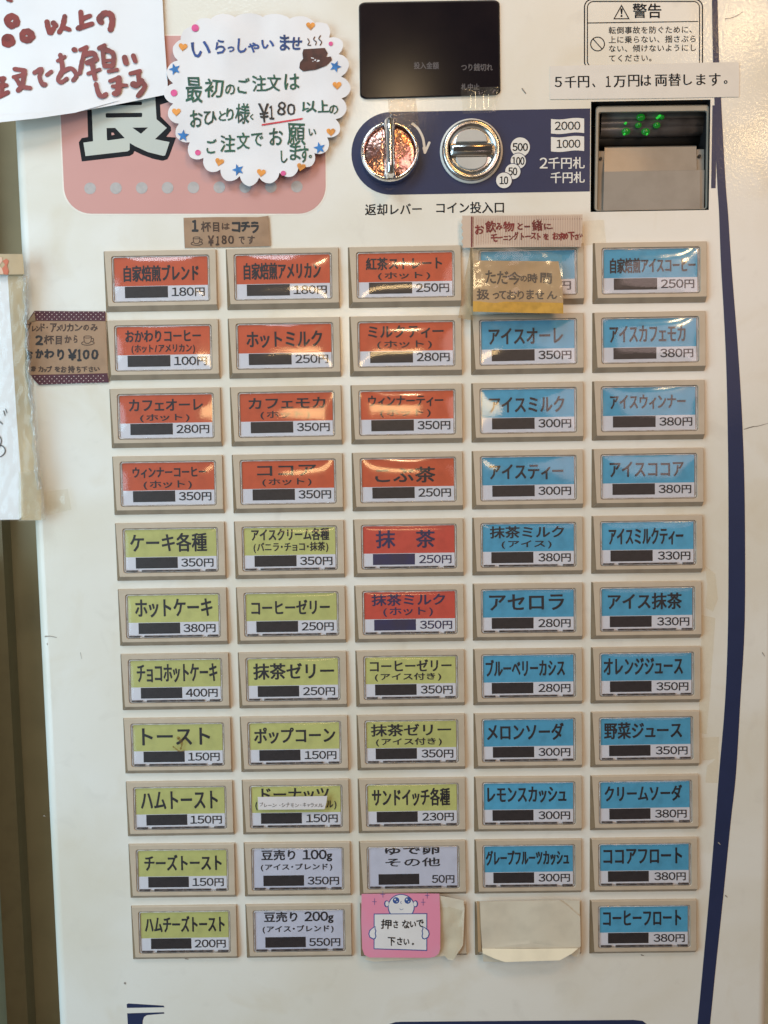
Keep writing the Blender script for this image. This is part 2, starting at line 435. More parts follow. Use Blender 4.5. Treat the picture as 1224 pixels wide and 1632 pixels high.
# ================================================================== the setting
def zb(u, v, Y): return pt(u, v, Y)
bw = MB(); bw.box((-1.6, .42, -1.1), (.6, .45, 1.6)); w_ = bw.obj('wall', WALLM); w_['kind'] = 'structure'
fl = MB(); fl.box((-1.6, -1.8, -1.15), (1.6, .45, -1.1)); f_ = fl.obj('floor', mat('floor_tiles', (.25, .2, .15), .5)); f_['kind'] = 'structure'
rw = MB(); rw.box((.44, .40, -1.1), (1.6, .43, 1.6)); r_ = rw.obj('wall_right', BRIGHTM); r_['kind'] = 'structure'

pt_l = thing('door_post', 'dark olive brown upright post in the gap left of the ticket machine', 'door post', (-.39, .17, -1.1))
q = MB(); q.box((-.52, .22, -1.1), (-.335, .40, 1.5)); q.obj('post', POSTM, pt_l)
q = MB(); q.box((-.475, .2, -1.1), (-.425, .22, 1.5)); q.obj('moulding', mat('dark_moulding', (.18, .13, .062), .6), pt_l)
gp = thing('cabinet_side', 'grey green upright panel at the far left edge beyond the post', 'cabinet', (-.6, .1, -1.1))
q = MB(); q.loft([[(x, y, z) for x, y in rrect(-.80, -.448, .08, .24, .02, 5)] for z in (-1.1, .03)]); q.obj('side_panel', GREENW, gp, smooth=False)

# ================================================================== the ticket machine
XL, XR, ZT, ZBm = -.306, .3005, .66, -.62
machine = thing('ticket_machine', 'cream meal ticket machine with five columns of coloured drink and food buttons', 'ticket machine', (0, .1, -1.1))
# front panel with rounded vertical edges and an opening for the bill slot
op = [pt(943, 162), pt(1133, 158.6), pt(1129, 334), pt(940, 338.5)]
bx0, bx1 = (op[0].x + op[3].x) / 2, (op[1].x + op[2].x) / 2
bz0, bz1 = (op[2].z + op[3].z) / 2, (op[0].z + op[1].z) / 2
mb = MB(); R = .009
xa, xb = XL + R, XR - R
for a, b, c, d in ((xa, bx0, ZBm, ZT), (bx1, xb, ZBm, ZT), (bx0, bx1, ZBm, bz0), (bx0, bx1, bz1, ZT)):
    mb.add([(a, 0, c), (b, 0, c), (b, 0, d), (a, 0, d)], [(0, 1, 2, 3)])
fp = mb.obj('front_panel', PAINT, machine)
for side, x0, s in (('l', XL, 1), ('r', XR, -1)):
    mb = MB(); prof = [(x0 + s * R - s * R * math.sin(a), R - R * math.cos(a)) for a in [math.pi / 2 * k / 8 for k in range(9)]] + [(x0, .30)]
    V = []; Fc = []
    for x, y in prof: V += [(x, y, ZBm), (x, y, ZT)]
    for i in range(len(prof) - 1):
        f = (2 * i, 2 * i + 1, 2 * i + 3, 2 * i + 2); Fc.append(f if s < 0 else f[::-1])
    mb.add(V, Fc); mb.obj('side_edge', PAINT, machine, smooth=True)
mb = MB(); mb.box((XL + .004, .05, -1.1), (XR - .004, .33, ZBm - .002)); mb.obj('cabinet', BODY, machine)
mb = MB(); mb.box((XL + .004, .02, ZT - .02), (XR - .004, .3, ZT)); mb.obj('top_cover', BODY, machine)

def printed(name, polys, m, h, parent=machine, label=None):
    ink = Ink(h)
    for p in polys: ink.poly(p)
    o = ink.obj(name, m, parent)
    if label: o['label'] = label
    return o
# pink sign plate
def plate(g, c=44):
    x0, x1, y1 = 101 + g, 519 - g, 340.5 - g
    n = 10; P = [(x0 - 6, -60), (x0 + 0.2, 180)]
    P = [(99.5 + g - (0), 57 + g)] if False else []
    # left edge leans with the perspective of the panel
    def xl(y): return 96.0 + (y - 170) * .045 + g
    P.append((xl(57), 57 + g))
    for k in range(n + 1):
        a = math.pi + math.pi / 2 * k / n
        P.append((xl(y1 - c) + c + c * math.cos(a), y1 - c - c * math.sin(a)))
    for k in range(n + 1):
        a = -math.pi / 2 + math.pi / 2 * k / n
        P.append((x1 - c + c * math.cos(a), y1 - c - c * math.sin(a)))
    P.append((517 - g, 57 + g))
    return P
ink = Ink(.00012); ink.poly(plate(-2)); pp = ink.obj('sign_plate_border', mat('white_border_print', (.86, .80, .72), .45), machine)
ink = Ink(.00024); ink.poly(plate(0)); pp = ink.obj('pink_sign_plate', PINKP, machine)
z = zc(90, 130, 5.829)
blackp = [(270, 60), (285, 255), (293, 515), (235, 525), (207, 565), (235, 742), (680, 690), (712, 672), (724, 645),
          (800, 682), (900, 718), (985, 735), (1030, 722), (1050, 685), (1110, 520), (1020, 512), (1065, 455), (1062, 420), (968, 325), (962, 215), (1040, 190), (1010, 60)]
light = [(325, 60), (328, 260), (340, 555), (250, 567), (270, 692), (660, 648), (680, 635), (680, 570), (730, 600), (850, 655), (990, 690), (1010, 685),
         (1050, 562), (915, 535), (1025, 430), (930, 350), (918, 160), (915, 60)]
ink = Ink(.00036)
ink.poly([z(*p) for p in blackp], 0)
ink.poly([z(*p) for p in light], 1, extra=.00003)
for b in ([(457, 300), (465, 293), (790, 290), (797, 298), (795, 325), (787, 330), (465, 335), (457, 328)],
          [(550, 196), (785, 186), (795, 193), (793, 213), (785, 218), (552, 222)],
          [(465, 432), (545, 430), (634, 525), (478, 547), (469, 540)], [(705, 428), (850, 426), (785, 485)]):
    ink.poly([z(*p) for p in b], 0, extra=.00006)
ink.poly([z(*p) for p in [(510, 475), (528, 474), (540, 493), (512, 499)]], 2, extra=.00009)
ink.obj('outlined_character', [INKP, SILVP, PINKP], machine)
ink = Ink(.00036)
for k in range(9): ink.poly(circle(143.5 + 41.2 * k, 300.2 - .35 * k, 9.3, 24))
ink.obj('dot_row', GREYP, machine)

# navy band with round left end, and the bowed stripe on the right
A = pt(625, 178.5); Bm = pt(625, 310.5); zt, zb_ = A.z, Bm.z; xc = pt(560, 244).x + (zt - zb_) / 2
rr = (zt - zb_) / 2; zm = (zt + zb_) / 2; xe = pt(1141.5, 240).x
V = [(xe, zt), ] + [(xc + rr * math.cos(a), zm + rr * math.sin(a)) for a in [math.pi / 2 + math.pi * k / 24 for k in range(25)]] + [(xe, zb_)]
mb = MB()
def flatpoly(mb, loop, Y, mi=0):
    vs = [Vector((p[0], p[1], 0)) for p in loop]; t = tessellate_polygon([vs]); out = []
    for a, b, c in t:
        ar = (vs[b].x - vs[a].x) * (vs[c].y - vs[a].y) - (vs[c].x - vs[a].x) * (vs[b].y - vs[a].y)
        out.append((a, b, c) if ar > 0 else (a, c, b))
    mb.add([(x, Y, zz) for x, zz in loop], out, mi)
# the band is cut by the bill slot
g = .0006
flatpoly(mb, [(bx0 - g, zt)] + V[1:-1] + [(bx0 - g, zb_)], -.00012)
mb.obj('navy_band', NAVY, machine); mb = MB()
flatpoly(mb, [(bx1 + .0015, pt(1140, 168).z), (xe, pt(1140, 168).z), (xe, pt(1140, 300).z), (bx1 + .0015, pt(1140, 300).z)], -.00012)
mb.obj('navy_band', NAVY, machine)
L_ = [(-60, 1134, 1142.5), (0, 1134.6, 1143.6), (98, 1136.4, 1146.2), (154, 1138.5, 1149), (232, 1140.5, 1153), (300, 1143.6, 1157), (340, 1146, 1160.4), (420, 1149, 1165.5),
      (500, 1153.6, 1171.8), (584, 1157.5, 1178), (683, 1159.8, 1183.5), (804, 1161, 1187), (988, 1160.4, 1187), (1116, 1155.7, 1180), (1233, 1146, 1173),
      (1310, 1140, 1164.6), (1426, 1130.5, 1153), (1543, 1120, 1140.6), (1632, 1111.5, 1131.7), (1760, 1098, 1118)]
ml = smoothline([(a, b) for a, b, c in L_], 4); mr_ = smoothline([(a, c) for a, b, c in L_], 4)
ink = Ink(.00022)
n = len(ml); ink.put([(p[1], p[0]) for p in ml] + [(p[1], p[0]) for p in mr_], [(i, i + 1, n + i + 1, n + i) for i in range(n - 1)])
ink.obj('navy_stripe', NAVY, machine)
# logo bottom left and lower navy band
z = zc(180, 1500, 2.782)
printed('navy_logo', [[z(*p) for p in [(61, 280), (68, 276), (225, 286), (228, 293), (62, 296)]],
                      [z(*p) for p in [(63, 320), (226, 315), (228, 321), (150, 328), (138, 336), (132, 352), (128, 440), (70, 440)]]], NAVY, .00012)
printed('lower_navy_band', [[(612, 1760), (612, 1650), (618, 1633), (630, 1629), (640, 1628.5), (1010, 1625.5), (1024, 1627), (1033, 1634), (1036, 1650), (1034, 1760)]], NAVY, .00012)

# ---- display window
def quadmap(Q):
    (a, b, c, d) = [Vector(p) for p in Q]      # tl tr br bl
    def f(s, t):
        p = a.lerp(b, s).lerp(d.lerp(c, s), t); return (p.x, p.y)
    return f
dq = quadmap([(572.5, 4.5), (795.5, 0.5), (797, 151), (574.5, 157.5)])
mb = MB()
rings = []
for inset, h in ((-.004, .0000), (0, .0012), (.008, .0022), (.02, .0022)):
    ring = []
    for (s, t) in rrect(inset * .9, 1 - inset * .9, inset * 1.4, 1 - inset * 1.4, .05, 5)[::-1]:
        u, v = dq(s, t); ring.append(pt(u, v, -h))
    rings.append(ring)
mb.loft(rings); disp = mb.obj('display_window', GLASS, machine)
z = zc(560, 0, 4.708); ink = Ink(.0023)
def zline(z, s, x0, x1, y0, y1, rise=0.0):
    return [(Fc, [z(*p) for p in P]) for Fc, P in line_items(s, x0, x1, y0, y1, rise=rise)]
for s, a, b, c, d in (('投入金額', 470, 655, 466, 518), ('つり銭切れ', 825, 1060, 478, 532), ('札中止', 825, 960, 628, 674)):
    lay(ink, zline(z, s, a, b, c, d), .22)
ink.obj('display_lettering', DISPI, disp)
printed_ = None

# ---- printed lettering on the panel
ink = Ink(.00012)
z = zc(560, 160, 6.12); lay(ink, zline(z, '返却レバー', 135, 685, 1012, 1122, -8), .35)
z = zc(680, 160, 4.371); lay(ink, zline(z, 'コイン投入口', 68, 537, 710, 788, -4), .35)
ink.obj('panel_lettering', INKP, machine)
# on the navy band: arrow, coins, notes
ink = Ink(.00026); z = zc(560, 160, 6.12)
ink2 = ink
ink.stroke([z(*p) for p in [(597, 228), (650, 275), (695, 360), (712, 450), (717, 505)]], 2.0, taper=1, wob=0)
ink.stroke([z(*p) for p in [(760, 412), (717, 510)]], 2.0, taper=1, wob=0); ink.stroke([z(*p) for p in [(716, 512), (701, 462)]], 1.6, taper=.8, wob=0)
ink.obj('arrow_print', WHITEP, machine); ink = Ink(.00026)
z = zc(680, 160, 4.371)
lay(ink, zline(z, '2千円札', 788, 1100, 398, 478, -3), .3); lay(ink, zline(z, '千円札', 864, 1100, 500, 577, -3), .3)
for y0 in (124, 249):
    top = [(866 + 231 * k / 12, y0 + 5 - 2.5 * k / 12 + 5 * math.sin(k / 12 * 2 * math.pi)) for k in range(13)]
    bot = [(866 + 231 * k / 12, y0 + 106 - 2.5 * k / 12 + 5 * math.sin(k / 12 * 2 * math.pi)) for k in range(13)][::-1]
    i2 = Ink(.00026); i2.poly([z(*p) for p in top + bot]); i2.obj('banknote_symbol', WHITEP, machine)
ink.obj('band_lettering', WHITEP, machine)
ink = Ink(.0005)
lay(ink, zline(z, '2000', 893, 1070, 148, 206, -2), .12); lay(ink, zline(z, '1000', 905, 1070, 274, 331, -2), .12)
ink.obj('banknote_figures', INKP, machine)
for k, (cx, cy, r, s, w) in enumerate(((652, 325, 67, '500', 105), (638, 422, 53, '100', 85), (600, 495, 53, '50', 60), (538, 557, 54, '10', 58))):
    h = .0003 + k * .00012
    ink = Ink(h); c = z(cx, cy)
    ink.poly(circle(c[0], c[1], (r + 5) / 4.371, 36), 1); ink.poly(circle(c[0], c[1], r / 4.371, 36), 0, extra=.00003)
    lay(ink, zline(z, s, cx - w / 2, cx + w / 2, cy - 27, cy + 27), .38, 2, ex=.0001)
    o = ink.obj('coin_symbol', [WHITEP, NAVY, INKP], machine)

# ---- warning print
z = zc(870, 0, 3.825); ink = Ink(.00012)
def zr(x0, x1, y0, y1, r, w):
    o_ = rrect(x0, x1, y0, y1, r, 6); i_ = rrect(x0 + w, x1 - w, y0 + w, y1 - w, max(r - w, 2), 6)
    ink.poly([z(*p) for p in o_], holes=[[z(*p) for p in i_]])
zr(232, 958, -8, 425, 50, 7); zr(250, 940, 6, 412, 40, 6)
ink.poly([z(*p) for p in [(256, 137), (930, 128), (930, 133), (256, 143)]])
def tri(cx, cy, a, w):
    o_ = [(cx, cy - a), (cx + a, cy + a * .8), (cx - a, cy + a * .8)]
    i_ = [(cx, cy - a + 2.1 * w), (cx + a - 1.7 * w, cy + a * .8 - w), (cx - a + 1.7 * w, cy + a * .8 - w)]
    ink.poly([z(*p) for p in o_], holes=[[z(*p) for p in i_]])
tri(461, 77, 50, 6)
ink.poly([z(*p) for p in [(453, 52), (469, 52), (465, 86), (458, 86)]]); ink.poly([z(*p) for p in circle(461, 97, 6.5, 12)])
lay(ink, zline(z, '警告', 530, 703, 22, 110), .40)
for k, s in enumerate(('転倒事故を防ぐために、', '上に乗らない、揺さぶら', 'ない、傾けないようにし', 'てください。')):
    x1 = (900, 915, 915, 650)[k]
    its = []
    for j, ch in enumerate(s):
        g_ = glyph(ch); V_, F_, a_, b_, lo, hi = g_
        ox = 381 + j * 49.2; sc = 47
        its.append((F_, [z(ox + vx * sc, (203, 260, 314, 373)[k] - vy * sc - j * .6) for vx, vy in V_]))
    lay(ink, its, .12)
ink.poly([z(*p) for p in circle(315, 268, 45, 32)], holes=[[z(*p) for p in circle(315, 268, 39, 32)]])
ink.poly([z(*p) for p in [(286, 240), (290, 236), (344, 296), (340, 300)]])
ink.obj('warning_print', INKP, machine)

# ---- return knob
def ringpts(c, r, y, n=48, sy=1): return [(c.x + r * math.cos(2 * math.pi * k / n), y, c.z + r * math.sin(2 * math.pi * k / n) * sy) for k in range(n)]
K = pt(621.3, 242.5, -.006); s = (pt(666, 240, -.006).x - pt(576, 240, -.006).x) / 2
mb = MB(); mb.loft([ringpts(K, s * 1.04, -.0005), ringpts(K, s * 1.04, -.006), ringpts(K, s * 1.0, -.009), ringpts(K, s * .93, -.0100), ringpts(K, s * .90, -.0085)], cap=False)
knob = mb.obj('return_knob', CHROME, machine, smooth=True)
mb = MB()
rg = []
for i in range(9):
    r = s * .905 * (1 - i / 8.0) + .0002
    rg.append(ringpts(K, r, -.0085 + .0022 * ((1 - i / 8) ** 2) * 1.0 - .0))
mb.loft(rg); mb.obj('knob_face', PINKM, knob, smooth=True)
mb = MB(); hw, hh = s * .16, s * .99
prof = [(-hw * 1.5, -.008), (-hw * 1.15, -.016), (-hw * .6, -.021), (0, -.0222), (hw * .6, -.021), (hw * 1.15, -.016), (hw * 1.5, -.008)]
rings = []
for t in (-1.0, -.97, -.9, -.5, 0, .5, .9, .97, 1.0):
    k = 1 if abs(t) < .95 else (.82 if abs(t) < .99 else .35)
    rings.append([(K.x + px * (1 if k == 1 else .9), -.008 + (py + .008) * k, K.z + t * hh) for px, py in prof] + [(K.x, -.004, K.z + t * hh)])
mb.loft([r[::-1] for r in rings]); mb.f.append(tuple(range(8))); mb.m.append(0)
mb.obj('knob_blade', CHROME, knob, smooth=True)

# ---- coin slot
K = pt(751.4, 240, -.002); s = (pt(801.6, 240, -.002).x - pt(701.2, 240, -.002).x) / 2
mb = MB(); mb.loft([ringpts(K, s, -.0002), ringpts(K, s, -.0012), ringpts(K, s * .93, -.0016)], cap=False)
cs = mb.obj('coin_slot', WHITEP, machine, smooth=True)
mb = MB(); mb.loft([ringpts(K, s * .945, -.0015), ringpts(K, s * .92, -.0042), ringpts(K, s * .85, -.0052), ringpts(K, s * .76, -.0048), ringpts(K, s * .70, -.0030), ringpts(K, s * .665, -.0022), ringpts(K, s * .62, -.0028), ringpts(K, s * .05, -.0028)])
mb.obj('steel_ring', STEEL, cs, smooth=True)
def dshape(sign):
    P = []
    w, h0, h1 = s * .50, s * .235, s * .62
    n = 18
    for k in range(n + 1):
        a = math.pi * k / n
        P.append((K.x + w * math.cos(a), K.z + sign * (h0 + (h1 - h0) * math.sin(a) ** .8)))
    return P if sign > 0 else P[::-1]
for sg in (1, -1):
    mb = MB(); D = dshape(sg); cx = K.x; cz = K.z + sg * s * .4
    ring = lambda f, y: [(cx + (x - cx) * f, y, cz + (zz - cz) * f) for x, zz in D]
    mb.loft([ring(1, -.0027), ring(1, -.0046), ring(.93, -.0052)]); mb.obj('slot_pad', SLOTP, cs)
mb = MB(); NP = 9
prs = [(-.0030 - .0034 * math.cos(a), K.z + s * .215 * math.sin(a)) for a in [math.pi * (k / (NP - 1) - .5) for k in range(NP)]]
mb.loft([[(K.x - s * .66, y * .8, zz) for y, zz in prs], [(K.x - s * .60, y, zz) for y, zz in prs], [(K.x + s * .60, y, zz) for y, zz in prs], [(K.x + s * .66, y * .8, zz) for y, zz in prs]])
mb.obj('slot_plate', STEEL, cs, smooth=True)
mb = MB(); mb.box((K.x - s * .58, -.00665, K.z - s * .065), (K.x + s * .60, -.0058, K.z + s * .065)); mb.obj('coin_opening', BLACK, cs)

# ---- bill acceptor, recessed behind the panel opening
mb = MB(); e = .0006
x0, x1, z0, z1 = bx0, bx1, bz0, bz1
for a, b in (((x0 - .004, .0, z0 - .004), (x0, .05, z1 + .004)), ((x1, .0, z0 - .004), (x1 + .004, .05, z1 + .004)),
             ((x0, .0, z1), (x1, .05, z1 + .004)), ((x0, .0, z0 - .004), (x1, .05, z0)), ((x0, .05, z0), (x1, .053, z1))):
    a = list(a); a[1] += .0006; mb.box(a, b)
ba = mb.obj('bill_slot', BLACK, machine)
z = zc(920, 140, 5.1)
def at(x, y, Y): u, v = z(x, y); return pt(u, v, Y)
# bezel frame: ring between outer and inner outlines
def loop_at(P, Y, r, n=4):
    qm = quadmap([z(*p) for p in P]); w = 1.0
    return [pt(*qm(s_, t_), Y) for s_, t_ in rrect(0, 1, 0, 1, r, n)[::-1]]
Yb = .0035
mb = MB(); mb.loft([loop_at([(148, 148), (1078, 136), (1062, 990), (134, 1006)], Yb + .03, .035), loop_at([(148, 148), (1078, 136), (1062, 990), (134, 1006)], Yb + .0015, .035),
                    loop_at([(156, 156), (1072, 143), (1056, 986), (142, 1000)], Yb, .03),
                    loop_at([(172, 196), (1056, 184), (1046, 984), (160, 998)], Yb, .02), loop_at([(180, 206), (1050, 194), (1040, 980), (168, 994)], Yb + .002, .02),
                    loop_at([(180, 206), (1050, 194), (1040, 980), (168, 994)], Yb + .034, .02)], cap=False)
mb.obj('bezel', BEZEL, ba)
# rollers: dark horizontal half cylinders in the upper cavity
xl_, xr_ = at(178, 300, .02).x, at(1055, 300, .02).x
def hroll(zc_, r, Y, m, name, x0=None, x1=None):
    mb = MB(); x0 = xl_ if x0 is None else x0; x1 = xr_ if x1 is None else x1
    A_ = [(Y - r * math.cos(t), zc_ + r * math.sin(t)) for t in [math.pi * 2 * k / 20 for k in range(20)]]
    mb.loft([[(x0, y, zz) for y, zz in A_], [(x1, y, zz) for y, zz in A_]]); return mb.obj(name, m, ba, smooth=True)
hroll(at(0, 232, .016).z, .0050, .017, mat('worn_roller', (.22, .21, .20), .35, var=.2), 'roller'); hroll(at(0, 292, .014).z, .0045, .017, ROLL, 'roller'); hroll(at(0, 345, .016).z, .0052, .019, ROLL, 'roller'); hroll(at(0, 415, .02).z, .0062, .026, BLACK, 'roller')
led = [(395, 285, 14, 1), (400, 350, 26, 0), (385, 374, 12, 1), (520, 235, 26, 0), (500, 300, 20, 0), (560, 352, 26, 0), (568, 374, 12, 1), (672, 228, 20, 1), (655, 240, 15, 1), (650, 300, 22, 0), (650, 305, 10, 1), (690, 235, 16, 0)]
for x, y, r, on in led:
    P = at(x, y, .0105); rr_ = r / 5.1 * .0005 * (.8 if on else 1.35)
    mb = MB(); mb.loft([ringpts(P, rr_, .0118, 14, .8), ringpts(P, rr_ * .8, .0102, 14, .8), ringpts(P, rr_ * .4, .0094, 14, .8)]); mb.obj('led_lamp' if on else 'led_lens', LED if on else LEDG, ba, smooth=True)
# lower tray
mb = MB()
mb.add([at(222, 488, .011), at(968, 478, .011), at(972, 668, .006), at(218, 682, .006)], [(0, 3, 2, 1)])
mb.add([at(222, 488, .011), at(968, 478, .011), at(968, 470, .022), at(222, 480, .022)], [(0, 1, 2, 3)])
mb.add([at(218, 682, .006), at(1000, 668, .006), at(1000, 985, .0045), at(210, 1000, .0045)], [(0, 3, 2, 1)])
mb.add([at(972, 500, .0115), at(1030, 500, .0115), at(1030, 680, .0085), at(972, 680, .0085)], [(0, 3, 2, 1)])
mb.add([at(172, 515, .0105), at(222, 515, .0105), at(214, 1000, .0070), at(165, 1000, .0070)], [(0, 3, 2, 1)])
mb.add([at(1000, 670, .0070), at(1035, 668, .0070), at(1030, 985, .006), at(1000, 985, .006)], [(0, 3, 2, 1)])
mb.obj('bill_tray', PLATE, ba)
for x, y in ((190, 575), (992, 555)):
    P = at(x, y, .0095); mb = MB(); mb.loft([ringpts(P, .0012, .0105, 12), ringpts(P, .0012, .0088, 12)]); mb.obj('screw_hole', BLACK, ba)

# ---- marks on the panel
ink = Ink(.0002)
for P, r in (([(1186, 684), (1200, 680), (1208, 679), (1226, 674)], .7), ([(72, 1014.5), (80, 1014), (90, 1016)], 1.0), ([(199, 1567), (200, 1568)], 1.8), ([(75, 1026), (75.5, 1028)], .8),
             ([(1156, 1427), (1159, 1430)], .9), ([(1145, 1343), (1148, 1346)], .8), ([(1155, 30), (1170, 27), (1184, 19)], .5), ([(620, 1524), (622, 1525)], 1.2), ([(650, 1520), (651, 1521)], 1.2),
             ([(832, 141), (838, 149)], .9), ([(295, 1528), (300, 1529)], .8), ([(1022, 1522), (1026, 1523)], .8), ([(128, 1040), (130, 1050)], .4), ([(70, 1300), (72, 1301)], 1), ([(1215, 1040), (1219, 1046)], .6)):
    ink.stroke(P, r, taper=.5, wob=.5)
ink.obj('scuff_marks', SCUFF, machine)['kind'] = 'stuff'

# ================================================================== buttons
PXC, PYR = .0965, .0539368
CD = .0012
WW, WH = .0773, .03626
def yface(zz):   # depth of the sloping key face below/above; zz local height
    t = (zz + .021) / .042
    return -(.0042 - .0020 * t)
def build_frame():
    mb = MB(); n = 5
    win = rrect(-WW / 2, WW / 2, -WH / 2, WH / 2, .0021, n)
    def rect(l, r, b, t, rad): return rrect(l, r, b, t, rad, n)
    fl_, fr, fb, ft = -WW / 2 - .0045, WW / 2 + .0052, -WH / 2 - .0030, WH / 2 + .0040
    def skew(P, k):  # face leans in at the lower left
        return [(x + (k * (ft - zz) / (ft - fb) if x < 0 else 0), zz) for x, zz in P]
    base = [(x, 0.0012, zz) for x, zz in rect(-WW / 2 - .0066, fr + .0003, fb - .0036, ft + .0004, .0006)]
    base0 = [(x, -.0003, zz) for x, zz in rect(-WW / 2 - .0066, fr + .0003, fb - .0036, ft + .0004, .0006)]
    f0 = [(x, yface(zz) + .0003, zz) for x, zz in skew(rect(fl_ - .0012, fr, fb, ft, .0006), .0022)]
    f1 = [(x, yface(zz), zz) for x, zz in skew(rect(fl_ - .0009, fr - .0003, fb + .0003, ft - .0003, .0006), .0021)]
    w0 = [(x * 1.006, yface(zz), zz * 1.012) for x, zz in win]
    w1 = [(x, yface(zz) + .0003, zz) for x, zz in win]
    w2 = [(x, yface(zz) + .0019, zz) for x, zz in win]
    mb.loft([base, base0, f0, f1, w0, w1, w2], cap=False)
    return mb
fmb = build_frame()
me_frame = bpy.data.meshes.new('button'); me_frame.from_pydata(fmb.v, [], fmb.f); me_frame.materials.append(BTN); me_frame.materials.append(mat('yellowed_shaded_plastic', (.23, .145, .075), .5, var=.12, vscale=60, rnd=.05)); me_frame.materials.append(mat('shaded_plastic', (.42, .335, .25), .5, var=.14, vscale=50, rnd=.05))
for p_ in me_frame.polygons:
    if p_.normal.x < -.35 and p_.center.x < -WW / 2 - .002: p_.material_index = 1  # left bevel: yellowing, with its shade painted into the browner colour
    elif p_.normal.z < -.35 and p_.center.z < -WH / 2 - .0022: p_.material_index = 2  # bottom bevel: same plastic, its shade painted in as a darker colour
def build_cover(H, p, base, nx=30, nz=16):
    V = []; Fc = []
    for j in range(nz + 1):
        b = -math.cos(math.pi * j / nz) if True else 0
        for i in range(nx + 1):
            a = -math.cos(math.pi * i / nx)
            x = a * (WW / 2 - .0008); zz = b * (WH / 2 - .0008)
            h = base + H * (1 - abs(a) ** p) * (1 - abs(b) ** p)
            V.append((x, yface(zz) - h, zz))
    for j in range(nz):
        for i in range(nx):
            k = j * (nx + 1) + i; Fc.append((k, k + 1, k + nx + 2, k + nx + 1))
    nf = len(Fc); g1, g2 = .0005, .00105
    for inset_, dep in ((g1, CD), (g1, .00035), (g2, .0001), (g2 + .0002, .0005)):
        for x, zz in rrect(-WW / 2 + inset_, WW / 2 - inset_, -WH / 2 + inset_, WH / 2 - inset_, .0018, 4): V.append((x, yface(zz) + dep, zz))
    k0 = (nx + 1) * (nz + 1)
    for rr_ in range(3):
        for i in range(20):
            j = (i + 1) % 20; Fc.append((k0 + rr_ * 20 + i, k0 + rr_ * 20 + j, k0 + (rr_ + 1) * 20 + j, k0 + (rr_ + 1) * 20 + i))
    me = bpy.data.meshes.new('clear_cover'); me.from_pydata(V, [], Fc); me.polygons.foreach_set('use_smooth', [True] * len(me.polygons)); me.polygons.foreach_set('material_index', [0] * nf + [1] * (len(Fc) - nf)); return me
me_dome = build_cover(.0016, 3.0, -.0006); me_dome.materials.append(DOME); EDGE = clear('acrylic_edge', tint=(.96, .96, .96), rough=.12, ior=1.9, veil=.36, veilcol=(.86, .84, .84)); me_dome.materials.append(EDGE)
me_flat = build_cover(.0009, 9, -.0005); me_flat.materials.append(FLAT); me_flat.materials.append(EDGE)
def card_mesh(kind):
    V = []; Fc = []; mi = []
    def q_(a, b, c, d, m):
        k = len(V)
        for fx, fy in ((a, c), (b, c), (b, d), (a, d)):
            x = (fx - .5) * WW; zz = (.5 - fy) * WH; V.append((x, yface(zz) + CD, zz))
        Fc.append((k, k + 3, k + 2, k + 1)); mi.append(m)
    split = .645 if kind != 'N' else 0
    q_(.022, .975, 0.03, split, 0); q_(.022, .975, split, .965, 1)
    k = len(V)
    for fx, fy in ((0, 0), (1, 0), (1, 1), (0, 1)):
        x = (fx - .5) * WW; zz = (.5 - fy) * WH; V.append((x, yface(zz) + CD + .0002, zz))
    Fc.append((k, k + 3, k + 2, k + 1)); mi.append(2)
    me = bpy.data.meshes.new('label_card'); me.from_pydata(V, [], Fc)
    me.materials.append(CCOL.get(kind, CARDW)); me.materials.append(CARDW if kind != 'W' else CCOL['W']); me.materials.append(mat('label_bed', (.30, .235, .18), .5)); me.polygons.foreach_set('material_index', mi); return me
CARDS = {k: card_mesh(k) for k in 'ORGBW'}
pm = MB()
for a, b, c, d in ((.125, .565, .655, .90),):
    P = [((fx - .5) * WW, (.5 - fy) * WH) for fx, fy in ((a, c), (b, c), (b, d), (a, d))]
    pm.loft([[(x, yface(zz) + CD + .0001, zz) for x, zz in P][::-1], [(x, yface(zz) + CD - .00012, zz) for x, zz in P][::-1]])
me_patch = bpy.data.meshes.new('price_cover_strip'); me_patch.from_pydata(pm.v, [], pm.f); me_patch.materials.append(PATCH)
me_patch_navy = me_patch.copy(); me_patch_navy.materials.clear(); me_patch_navy.materials.append(mat('navy_cover_strip', (.035, .033, .10), .45, var=.3, vscale=40, vcol=(.045, .035, .05)))
cm = MB()
for a, b in ((.03, .145), (.19, .50), (.505, .80), (.86, .97)):
    x0_, x1_ = (a - .5) * WW, (b - .5) * WW; zz = (.5 - .948) * WH
    cm.box((x0_, yface(zz) - .0001, zz - .0007), (x1_, yface(zz) + CD - .0001, zz + .0004))
me_clip = bpy.data.meshes.new('clip_strip'); me_clip.from_pydata(cm.v, [], cm.f); me_clip.materials.append(CLIPD)

